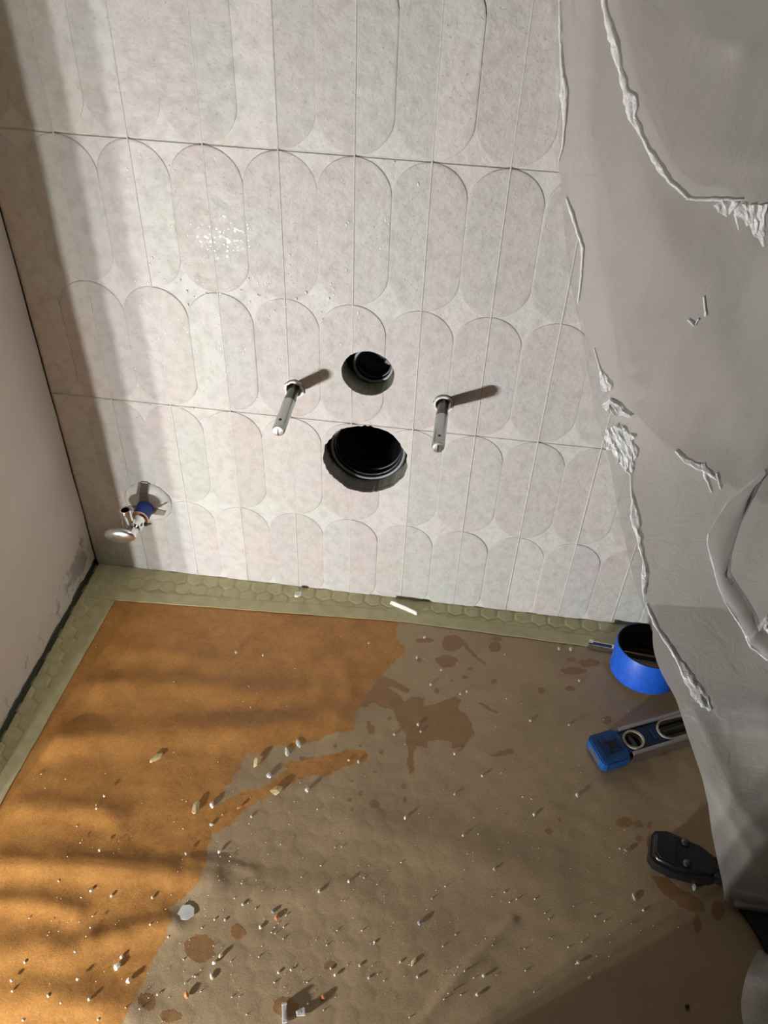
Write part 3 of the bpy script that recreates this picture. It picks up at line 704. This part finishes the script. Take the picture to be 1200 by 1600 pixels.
# ------------------------------------------------------------------ spirit level
A0 = Vector((.6995, -.2215, 0)); ANG = math.radians(25.5)
lv = empty('spirit_level', (A0.x, A0.y, .0042), 'blue and aluminium spirit level lying half under the plastic sheet', 'spirit level', None, (0, 0, ANG))
LW, LH, LL = .0395, .0175, .230
for s in (-1, 1):
    bm = bbox_bev((LL / 2 + .012, s * (LW / 2 - .0028), LH / 2), (LL - .05, .0050, LH), .0008); ob('rail', bm, m_alu, lv)
def plate_with_holes(x0, x1, hw, z0, z1, holes):
    bm = bmesh.new(); box(bm, ((x0 + x1) / 2, 0, (z0 + z1) / 2), (x1 - x0, hw * 2, z1 - z0))
    o = ob('web', bm, m_lblued, lv)
    ks = []
    for kind, cx, r in holes:
        b2 = bmesh.new()
        if kind == 'r': lathe(b2, [(0, -.01), (r, -.01), (r, .03), (0, .03)], Matrix.Translation((cx, 0, 0)), 40)
        else:
            n = 28; L2 = r[0] - r[1]; pts = []
            for i in range(n):
                t = 2 * math.pi * i / n; pts.append((cx + (L2 if math.cos(t) > 0 else -L2) + r[1] * math.cos(t), r[1] * math.sin(t)))
            prism(b2, pts, -.01, .03)
        bmesh.ops.recalc_face_normals(b2, faces=b2.faces[:]); me = bpy.data.meshes.new('k'); b2.to_mesh(me); b2.free(); kk = bpy.data.objects.new('k', me); COL.objects.link(kk); kk.parent = lv; ks.append(kk)
        m = o.modifiers.new('b', 'BOOLEAN'); m.object = kk; m.operation = 'DIFFERENCE'; m.solver = 'EXACT'
    bpy.context.view_layer.update(); me = bpy.data.meshes.new_from_object(o.evaluated_get(bpy.context.evaluated_depsgraph_get())); o.modifiers.clear(); o.data = me
    for kk in ks: bpy.data.objects.remove(kk, do_unlink=True)
    return o
plate_with_holes(.020, LL - .004, LW / 2 - .0055, .002, LH - .0025, [('r', .0480, .0112), ('o', .110, (.026, .0125)), ('r', .178, .0112)])
def ring(cx, r, mat, name):
    bm = bmesh.new(); lathe(bm, [(r - .0012, LH - .010), (r - .0012, LH - .0006), (r + .0012, LH - .0004), (r + .0018, LH - .0026), (r + .0018, LH - .010)], Matrix.Translation((cx, 0, 0)), 44, True)
    return ob(name, bm, mat, lv, True, angle=40)
for cx in (.0480, .178):
    ring(cx, .0116, m_vial, 'vial_bezel')
    bm = bmesh.new(); tube(bm, [(cx - .010, 0, .009), (cx + .010, 0, .009)] if cx > .1 else [(cx, -.010, .009), (cx, .010, .009)], .0040, 16); ob('vial', bm, m_vialglass, lv, True, angle=40)
bm = bmesh.new(); n = 40
outer, inner = [], []
for i in range(n):
    t = 2 * math.pi * i / n; sx = .0135 if math.cos(t) > 0 else -.0135
    outer.append((.110 + sx + .0145 * math.cos(t), .0145 * math.sin(t))); inner.append((.110 + sx + .0122 * math.cos(t), .0122 * math.sin(t)))
vo = [[bm.verts.new((x, y, z)) for x, y in pts] for pts, z in ((outer, LH - .003), (outer, LH - .0004), (inner, LH - .0004), (inner, LH - .010))]
for A, B in zip(vo, vo[1:]):
    for i in range(n): bm.faces.new((A[i], A[(i + 1) % n], B[(i + 1) % n], B[i]))
ob('window_bezel', bm, m_vial, lv, True, angle=40)
bm = bmesh.new(); tube(bm, [(.088, 0, .010), (.132, 0, .010)], .0045, 18); ob('vial', bm, m_vialglass, lv, True, angle=40)
bm = bmesh.new(); box(bm, (.0745, 0, LH - .0022), (.0035, .0125, .0012)); ob('web_rib', bm, m_lblue, lv)
bm = bmesh.new(); tube(bm, [(.0335, -.010, LH - .0025), (.0325, 0, LH - .0025), (.0335, .010, LH - .0025)], .0016, 8); ob('web_rib', bm, m_lblue, lv, True)
# end cap with a square recess
for xc, sgn in ((.0, 1), (LL + .002, -1)):
    bm = bmesh.new()
    out = [(0, -LW / 2 + .004), (.0015, -LW / 2 + .0008), (.005, -LW / 2 - .0012), (.034, -LW / 2 - .0012), (.0375, -LW / 2 + .005), (.0375, LW / 2 - .005), (.034, LW / 2 + .0012), (.005, LW / 2 + .0012), (.0015, LW / 2 - .0008), (0, LW / 2 - .004)]
    out = [(xc + sgn * (x - .003), y) for x, y in out]; sq = [(xc + sgn * x, y) for x, y in ((.015, -.0052), (.0255, -.0052), (.0255, .0052), (.015, .0052))]
    prism(bm, out, 0, LH - .0012); bmesh.ops.bevel(bm, geom=[e for e in bm.edges if abs(e.verts[0].co.z - e.verts[1].co.z) < 1e-6], offset=.0014, segments=2, affect='EDGES')
    ob('end_cap', bm, m_lblue, lv)
    bm = bmesh.new(); box(bm, (xc + sgn * .0195, 0, LH - .0012), (.0090, .0090, .0012)); ob('square_socket', bm, m_black, lv)
    bm = bmesh.new()
    for y in (-1, 1): box(bm, (xc + sgn * .0195, y * .0065, LH - .0008), (.0150, .0030, .0014))
    for q in (.0115, .0275): box(bm, (xc + sgn * q, 0, LH - .0008), (.0030, .0160, .0014))
    ob('socket_frame', bm, m_lblued, lv)
    bm = bmesh.new(); box(bm, (xc + sgn * .0055, 0, LH - .0010), (.0030, .0240, .0010)); ob('end_groove', bm, m_lblued, lv)
    bm = bmesh.new(); prism(bm, [(xc - sgn * .0031, -.012), (xc - sgn * .0031, .012), (xc - sgn * .0024, .012), (xc - sgn * .0024, -.012)], .003, .010); ob('end_plate', bm, m_alu, lv)

# ------------------------------------------------------------------ blue ring leaning on the pliers
RC = Vector((.7705, -.0840, .0035))
rg = empty('hole_saw_ring', RC, 'wide blue ring with a black inside, standing on the paper at the tiled wall', 'ring')
rg.rotation_euler = (math.radians(-8), 0, 0)
bm = bmesh.new(); lathe(bm, [(.0400, .0), (.0432, .0), (.0434, .0015), (.0434, .0420), (.0426, .0436), (.0418, .0436)], None, 72); ob('outer_band', bm, m_blue, rg, True, angle=40)
bm = bmesh.new(); lathe(bm, [(.0419, .0438), (.0411, .0440), (.0405, .0430), (.0400, .0)], None, 72); ob('inner_band', bm, m_blackm, rg, True, angle=40)
# offset so that the ring's lowest rim touches the paper
rg.location.z = .0033 + .0434 * math.sin(math.radians(8)) - .0005
pz = .0052
p0 = on_floor(919, 1006, .008); p1 = on_floor(1045, 1030, .008); dr = (p1 - p0); dr.z = 0; dr.normalize(); ang = math.atan2(dr.y, dr.x)
tg = empty('pliers', (p0.x, p0.y, .0030), 'pliers with a bright metal jaw and two dark handles lying under the blue ring', 'pliers', None, (0, 0, ang))
bm = bbox_bev((.017, 0, .0045), (.034, .0085, .0075), .001); box(bm, (.003, .0012, .0085), (.0055, .0055, .0030)); ob('jaw', bm, m_chrome, tg)
bm = bmesh.new(); box(bm, (.017, 0, .0086), (.027, .0040, .0008)); ob('jaw_inlay', bm, m_lblued, tg)
bm = bmesh.new(); lathe(bm, [(0, 0), (.0045, 0), (.0045, .0025), (0, .003)], Matrix.Translation((.037, -.001, .0055)), 20); ob('pivot_screw', bm, m_zinc, tg, True, angle=30)
for s in (-1, 1):
    bm = bmesh.new(); tube(bm, [(.030, 0, .0042), (.045, s * .0045, .0042), (.062, s * .0065, .0042), (.085, s * .0068, .0042), (.125, s * .0075, .0042), (.150, s * .0080, .0042)], [.0030, .0034, .0036, .0038, .0038, .0032], 12)
    ob('handle', bm, m_blackm, tg, True)

# ------------------------------------------------------------------ black clamp-like tool with two screws
p = on_floor(1068, 1342, .012)
bt = empty('black_tool', (.783, -.3385, .0032), 'glossy black tool head with two screws beside the plastic sheet', 'tool', None, (0, 0, math.radians(-14)))
bm = bmesh.new()
out = [(-.036, -.014), (-.030, -.0205), (-.012, -.0235), (.010, -.0215), (.028, -.0165), (.034, -.012), (.034, .004), (.028, .007), (.012, .0145), (-.006, .0195), (-.022, .0205), (-.034, .016), (-.037, .010)]
prism(bm, out, 0, .022); bmesh.ops.bevel(bm, geom=[e for e in bm.edges if abs(e.verts[0].co.z - e.verts[1].co.z) < 1e-6], offset=.0045, segments=3, affect='EDGES')
ob('head', bm, m_black, bt, True, angle=50)
bm = bmesh.new(); prism(bm, [(-.0315, -.010), (-.026, -.0155), (-.010, -.0170), (-.012, .0150), (-.026, .0150), (-.0325, .009)], .0215, .0236); bmesh.ops.bevel(bm, geom=bm.edges[:], offset=.0006, segments=1, affect='EDGES')
ob('face_plate', bm, m_black, bt)
for x, y in ((-.003, .0115), (.001, -.0115)):
    bm = bmesh.new(); lathe(bm, [(0, .0260), (.0030, .0255), (.0044, .0240), (.0044, .0205)], Matrix.Translation((x, y, 0)), 24); ob('screw', bm, m_zdark, bt, True, angle=40)
bm = bmesh.new(); tube(bm, [(.020, -.003, .011), (.035, -.004, .011), (.048, -.004, .010), (.060, .001, .0095), (.075, .006, .009), (.100, .012, .009)], [.011, .0100, .0095, .0085, .008, .007], 16)
ob('handle', bm, m_blackm, bt, True)
bm = bmesh.new(); tube(bm, [(.026, .004, .008), (.036, .012, .009), (.046, .020, .008)], [.0060, .0058, .004], 12); box(bm, (.034, .009, .0135), (.006, .004, .004)); ob('lever', bm, m_blackm, bt, True, angle=40)

bm = bmesh.new(); q0 = on_floor(1150, 1424)
prism(bm, [tuple((on_floor(u, v) - q0)[:2]) for u, v in ((1148, 1421), (1166, 1441), (1182, 1466), (1192, 1492), (1225, 1500), (1225, 1428))], 0, .0030)
bmesh.ops.bevel(bm, geom=bm.edges[:], offset=.001, segments=2, affect='EDGES')
o = ob('flat_black_piece', bm, m_blackm, loc=(q0.x, q0.y, .0048)); meta(o, 'flat black piece below the hem of the plastic sheet', 'pad')  # thin black area below the sheet hem

# ------------------------------------------------------------------ hanging plastic sheet
def D(z):
    return -.040 - .335 * max(0.0, 1 - min(1, max(z, 0) / .36) ** 1.6) ** 1.8
def on_sheet(u, v, off=0.0):
    d = ray(u, v); lo, hi = .2, 1.6
    f = lambda t: (CAM + d * t).y - (D((CAM + d * t).z) + off)
    for _ in range(50):
        m = (lo + hi) / 2
        if f(m) < 0 and (CAM + d * m).z > -.0: lo = m
        else: hi = m
    return CAM + d * lo
def curve(pts, off=0.0):
    P = sorted([(on_sheet(u, v, off).z, on_sheet(u, v, off).x) for u, v in pts]); zz = [a for a, b in P]; xx = [b for a, b in P]
    return lambda z: float(np.interp(z, zz, xx))
OUT = [(866, -150), (868, 0), (868, 150), (866, 240), (879, 320), (888, 430), (909, 520), (922, 600), (930, 650), (952, 720), (962, 780), (984, 880), (994, 920), (1012, 968), (1028, 1015), (1045, 1060), (1062, 1110), (1078, 1160), (1097, 1215), (1106, 1255), (1112, 1300), (1121, 1345), (1128, 1375), (1132, 1403)]
INN = [(874, -150), (876, 0), (880, 120), (880, 190), (873, 245), (872, 258), (884, 310), (910, 398), (905, 470), (917, 540), (944, 600), (965, 640), (982, 700), (987, 745), (988, 790), (996, 840), (1007, 900), (1010, 940), (1020, 985), (1040, 1020)]
RIDGE = [((1085, 1110), (1140, 1230), .010, .007), ((1105, 1215), (1200, 1370), .010, .010), ((1140, 1240), (1215, 1330), .008, .007), ((1120, 1105), (1200, 1112), .006, .005), ((1140, 1142), (1210, 1140), .004, .005),
         ((1080, 45), (1150, 70), .012, .006), ((1150, 70), (1200, 20), .010, .006), ((960, 660), (1200, 600), .03, .008), ((1135, 1385), (1200, 1395), .006, .008), ((1000, 260), (1060, 420), .03, .006), ((1100, 240), (1200, 250), .015, .007), ((1130, 1180), (1250, 1260), .03, -.010)]
RW_ = [(on_sheet(*a), on_sheet(*b), wd, am) for a, b, wd, am in RIDGE]
def relief(x, z):
    s = .006 * noise.noise(Vector((x * 9, z * 5, 1))) + .0022 * noise.noise(Vector((x * 30, z * 18, 6)))
    for a, b, wd, am in RW_:
        ax, az, bx, bz = a.x, a.z, b.x, b.z; ex, ez = bx - ax, bz - az; t = min(1, max(0, ((x - ax) * ex + (z - az) * ez) / (ex * ex + ez * ez)))
        dd = math.hypot(x - ax - ex * t, z - az - ez * t)
        if dd < wd * 3: s += am * math.exp(-abs(dd / wd) ** 1.4)
    return s
sh = empty('plastic_sheet', (.80, -.10, 0.0), 'milky crumpled plastic sheet hanging at the right of the tiled wall', 'plastic sheet')
def sheet(name, lf, rf, z0, z1, off, mat, nu=110, nz=200, amp=1.0, power=1.6):
    vs = []
    for j in range(nz + 1):
        z = z0 + (z1 - z0) * (j / nz) ** 1.25; a, b = lf(z), rf(z)
        for i in range(nu + 1):
            u = (i / nu) ** power; x = a + (b - a) * u
            k = min(1, .15 + u * 3) * amp * (min(1, .2 + z / .03))
            y = D(z) + off - relief(x, z) * k
            vs.append((x - .80, y + .10, z))
    fs = [(j * (nu + 1) + i, j * (nu + 1) + i + 1, (j + 1) * (nu + 1) + i + 1, (j + 1) * (nu + 1) + i) for j in range(nz) for i in range(nu)]
    return pyd(name, vs, fs, mat, sh, True)
fo, fi = curve(OUT), curve(INN)
zm = on_sheet(1020, 985).z
mainleft = lambda z: fi(z) if z > zm else (fo(z) if z < zm - .04 else fi(zm) + (fo(z) - fi(zm)) * (zm - z) / .04 * 0 + (fo(z) - fi(zm)) * min(1, (zm - z) / .04))
sheet('hanging_film', mainleft, lambda z: 1.08, .0060, 1.10, 0.0, m_film)
sheet('edge_film', fo, lambda z: mainleft(z) + .004, zm - .04, 1.10, .002, m_filmthin, 14, 150, .25, 1.0)
UP = [(932, -200), (938, -5), (955, 50), (973, 110), (980, 150), (990, 185), (1003, 215), (1014, 240), (1035, 270), (1052, 292), (1075, 311)]
fu = curve(UP, -.014); zb = on_sheet(1100, 314, -.014).z
sheet('upper_layer', fu, lambda z: 1.08, zb, 1.10, -.014, m_filmup, 80, 110, .6)
# rolled hem lying on the paper
bm = bmesh.new(); hp = []
for i in range(50):
    q = i / 49; hp.append((.828 + .25 * q - .80, D(0) - .003 + .10 + .003 * noise.noise(Vector((q * 9, 2, 0))) - .004 * q, .0100 - .001 * q))
tube(bm, hp, [(.0042 if i else .003) + .0012 * noise.noise(Vector((i * .5, 0, 0))) for i in range(50)], 16)
for v in bm.verts: v.co += Vector((0, .0012 * noise.noise(v.co * 180), .0012 * noise.noise(v.co * 150)))
ob('hem', bm, m_flap, sh, True)
# crumpled, whitish creases
def on_relief(u, v, off, amp):
    p = on_sheet(u, v, off); ll = mainleft(p.z)
    for _ in range(3):
        k = min(1, .15 + 3 * max(0, (p.x - ll) / (1.08 - ll)) ** (1 / 1.6)) * amp * min(1, .2 + max(p.z, 0) / .03)
        p = on_sheet(u, v, off - relief(p.x, p.z) * k)
    return p
def film_y(x, z, up):
    ll = mainleft(z); lu = fu(z); a, l_ = (.6, lu) if up else (1, ll); u = max(0, (x - l_) / (1.08 - l_)) ** (1 / 1.6)
    k = min(1, .15 + 3 * u) * a * min(1, .2 + max(z, 0) / .03)
    return D(z) + (-.0155 if up else -.0012) - relief(x, z) * k
def crease(name, pts, widths, off, seed, parent=sh, step=.0018, nw=6, rough=.0022):
    up = off < -.0195; W3 = [on_relief(u, v, -.0165 if up else -.0025, .6 if up else 1) for u, v in pts]; L_ = [0]
    for a, b in zip(W3, W3[1:]): L_.append(L_[-1] + (b - a).length)
    n = max(6, int(L_[-1] / step)); vs = []
    for i in range(n + 1):
        s = L_[-1] * i / n; p = Vector([float(np.interp(s, L_, [w_[k] for w_ in W3])) for k in range(3)]); q = Vector([float(np.interp(min(L_[-1], s + .01) , L_, [w_[k] for w_ in W3])) for k in range(3)]); p_ = Vector([float(np.interp(max(0, s - .01), L_, [w_[k] for w_ in W3])) for k in range(3)])
        t = (q - p_).normalized(); nrm = (CAM - p).normalized(); sd = t.cross(nrm).normalized(); wd = (.75 if name == 'crease' else 1) * float(np.interp(s, L_, widths)) * (1 + .5 * noise.noise(Vector((s * 90, seed, 0))))
        for k in range(nw + 1):
            f = k / nw - .5; bulge = math.sqrt(max(0, 1 - (2 * f) ** 2)) * min(wd * .45, .0014)
            jj = noise.noise(Vector((s * 85 + seed, f * wd * 380, 3))) * min(rough, wd * .30); j2 = noise.noise(Vector((s * 160, f * wd * 240, seed))) * min(.002, wd * .3)
            q_ = p + sd * (f * wd + j2); q_.y = film_y(q_.x, q_.z, up) - bulge - jj
            vs.append(q_ - Vector((.80, -.10, 0)))
    fs = [(i * (nw + 1) + k, i * (nw + 1) + k + 1, (i + 1) * (nw + 1) + k + 1, (i + 1) * (nw + 1) + k) for i in range(n) for k in range(nw)]
    return pyd(name, vs, fs, m_crinkle, parent, name == 'crease')
crease('crease', [(873, -20), (875, 60), (878, 120), (881, 150), (882, 190), (879, 230), (872, 255)], [.0015, .0025, .004, .009, .003, .002, .001], -.004, 1)
crease('crease', [(884, 310), (898, 350), (910, 390), (908, 430), (903, 475)], [.002, .004, .003, .003, .002], -.004, 2)
crease('crease', [(938, -20), (950, 40), (960, 70), (968, 110), (978, 145), (986, 165), (988, 185), (1003, 215), (1012, 235), (1032, 268), (1045, 285), (1076, 312)], [.003, .006, .008, .004, .006, .014, .008, .004, .003, .006, .004, .003], -.022, 3)
crease('crease', [(1072, 312), (1100, 313), (1125, 313), (1160, 313)], [.003, .004, .004, .003], -.022, 4)
for k, (pts, wds) in enumerate([([(1122, 316), (1136, 338)], [.012, .002]), ([(1150, 316), (1140, 335)], [.006, .003]), ([(1155, 322), (1172, 350)], [.010, .006]), ([(1175, 320), (1180, 365)], [.005, .006]), ([(1192, 320), (1190, 370)], [.008, .006]), ([(1148, 335), (1155, 360)], [.002, .0015]), ([(1185, 360), (1194, 385)], [.010, .002])]):
    crease('fringe', pts, wds, -.020, 11 + k)
crease('crumpled_edge', [(928, 545), (938, 580), (946, 598), (950, 612)], [.001, .002, .012, .010], -.010, 21, rough=.005)
crease('crumpled_edge', [(945, 640), (952, 632), (965, 643), (985, 652)], [.012, .018, .016, .004], -.012, 22, nw=10, rough=.006)
crease('crumpled_edge', [(955, 668), (968, 690), (980, 715), (985, 742)], [.018, .030, .022, .004], -.006, 23, nw=14, rough=.004)
crease('crease', [(985, 740), (986, 770), (990, 790), (992, 812), (1000, 850), (1006, 880), (1008, 900), (1006, 935), (1008, 945)], [.001, .002, .006, .014, .005, .003, .011, .002, .001], -.006, 24)
crease('crease', [(1010, 945), (1018, 965), (1028, 985), (1045, 1010), (1060, 1035), (1078, 1065), (1095, 1090), (1110, 1110)], [.002, .004, .003, .0035, .006, .014, .016, .006], -.009, 25, nw=10)
crease('crease', [(1055, 705), (1070, 720), (1085, 728), (1100, 735), (1120, 750)], [.004, .005, .008, .010, .004], -.006, 26, nw=10)
crease('crease', [(1098, 725), (1104, 750), (1112, 770)], [.006, .004, .002], -.006, 27); crease('crease', [(1120, 740), (1126, 765)], [.004, .002], -.006, 28)
crease('crease', [(1075, 500), (1085, 510), (1092, 500)], [.004, .008, .003], -.006, 29); crease('crease', [(1100, 465), (1103, 495)], [.002, .003], -.006, 30)
# folded flap, outlined by bright creases
FO = [(1196, 737), (1165, 762), (1138, 786), (1122, 810), (1107, 835), (1106, 852), (1111, 870), (1118, 895), (1124, 920), (1135, 945), (1150, 965), (1165, 990), (1172, 1010), (1200, 1030), (1230, 1045)]
FI = [(1196, 742), (1184, 760), (1170, 790), (1155, 820), (1145, 850), (1140, 870), (1138, 886), (1136, 900), (1140, 905), (1152, 922), (1166, 942), (1178, 962), (1184, 985), (1200, 995), (1230, 1010)]
vs = []; K = 8
for a, b in zip(FO, FI):
    A, B = on_relief(*a, -.0060, 1), on_relief(*b, -.0030, 1)
    for k in range(K + 1):
        p = A.lerp(B, k / K); p.y = film_y(p.x, p.z, False) - .0012 - .004 * math.sin(math.pi * k / K); vs.append(p - Vector((.80, -.10, 0)))
fs = [(i * (K + 1) + k, i * (K + 1) + k + 1, (i + 1) * (K + 1) + k + 1, (i + 1) * (K + 1) + k) for i in range(len(FO) - 1) for k in range(K)]
pyd('folded_flap', vs, fs, m_flap, sh, True)
crease('crease', FO, [.002, .0025, .004, .002, .002, .002, .003, .004, .002, .002, .005, .004, .004, .006, .004], -.006, 31)
crease('crease', FI[:7], [.0012, .003, .0015, .0015, .0015, .002, .001], -.006, 32); crease('crease', FI[8:12], [.003, .002, .001, .001], -.006, 33)
crease('crumpled_edge', [(1172, 1000), (1185, 985), (1198, 972), (1202, 990)], [.006, .006, .010, .004], -.006, 34)
# second sheet corner at the right border
p = on_floor(1186, 1545)
cs = empty('plastic_offcut', (p.x, p.y, 0.0), 'rounded corner of clear plastic film at the bottom right border', 'plastic sheet')
vs = []; NU, NV = 26, 34
for j in range(NV + 1):
    for i in range(NU + 1):
        u, v = i / NU, j / NV; x0 = -.024 + .030 * (max(0, 1 - v / .30)) ** 2; x = x0 + u * .22; y = .035 - v * .24
        vs.append((x, y, .0045 + .030 * (1 - math.exp(-u * 7)) * (1 - math.exp(-v * 6)) + .004 * noise.noise(Vector((x * 40, y * 40, 2)))))
fs = [(j * (NU + 1) + i, j * (NU + 1) + i + 1, (j + 1) * (NU + 1) + i + 1, (j + 1) * (NU + 1) + i) for j in range(NV) for i in range(NU)]
for v in range(len(vs)): vs[v] = (vs[v][0], vs[v][1], max(vs[v][2], .0042))
pyd('film', vs, fs, m_film, cs, True)

# ------------------------------------------------------------------ outside the frame: blocker added to shade the right, and the work light
tb_ = empty('shade_blocker', (.550, -.822, 0.004), 'unseen tub-shaped blocker added to shade the paper at the right', 'light blocker')
bm = bmesh.new()
def rr(hx, hy, r, z, n=6):
    o_ = []
    for cx, cy, a0 in ((hx - r, hy - r, 0), (-hx + r, hy - r, 90), (-hx + r, -hy + r, 180), (hx - r, -hy + r, 270)):
        for k in range(n): a = math.radians(a0 + 90 * k / (n - 1)); o_.append(bm.verts.new((cx + r * math.cos(a), cy + r * math.sin(a), z)))
    return o_
R_ = [rr(.20, .165, .05, 0), rr(.225, .19, .055, .150), rr(.240, .203, .06, .152), rr(.240, .203, .06, .162), rr(.218, .184, .05, .162), rr(.195, .160, .045, .006)]
for A, B in zip(R_, R_[1:]):
    for i in range(len(A)): bm.faces.new((A[i], A[(i + 1) % len(A)], B[(i + 1) % len(A)], B[i]))
bm.faces.new(R_[0]); bm.faces.new(R_[-1])
ob('blocker_shell', bm, simple('blocker_grey', srgb(52, 50, 48), .7), tb_)
vs = []
for j in range(31):
    for i in range(41):
        a, b = i / 20 - 1, j / 15 - 1; h = max(0, (1 - a * a) * (1 - b * b)) ** .4
        vs.append((a * .205, b * .170, .128 + .085 * h * (1 + .35 * noise.noise(Vector((a * 4, b * 4, 3)))) - .03 * (1 - h)))
pyd('folded_film', vs, [(j * 41 + i, j * 41 + i + 1, (j + 1) * 41 + i + 1, (j + 1) * 41 + i) for j in range(30) for i in range(40)], m_filmup, tb_, True)  # film heap added to soften the blocker's shadow
wl = empty('work_light', (LX, LY - .032, 0.0), 'small black LED work light standing on the floor', 'lamp')
bm = bbox_bev((0, -.004, .10), (.110, .024, .075), .004); ob('housing', bm, m_black, wl)
bm = bmesh.new(); tube(bm, [(-.050, .02, .005), (-.058, -.010, .10), (-.060, -.012, .11)], .004, 8); tube(bm, [(.050, .02, .005), (.058, -.010, .10), (.060, -.012, .11)], .004, 8); tube(bm, [(-.05, .02, .005), (.05, .02, .005)], .004, 8); ob('stand', bm, m_zdark, wl)
mle = bpy.data.materials.new('led_glow'); mle.use_nodes = True; mle.node_tree.nodes['Principled BSDF'].inputs['Emission Color'].default_value = (1, .95, .88, 1); mle.node_tree.nodes['Principled BSDF'].inputs['Emission Strength'].default_value = 6
for dx in (-.028, 0, .028):
    bm = bmesh.new(); lathe(bm, [(0, .0), (.008, 0), (.008, .0015), (0, .0015)], AXIS((dx, .0082, .10), (0, 1, 0)), 20); ob('led_lens', bm, mle, wl)
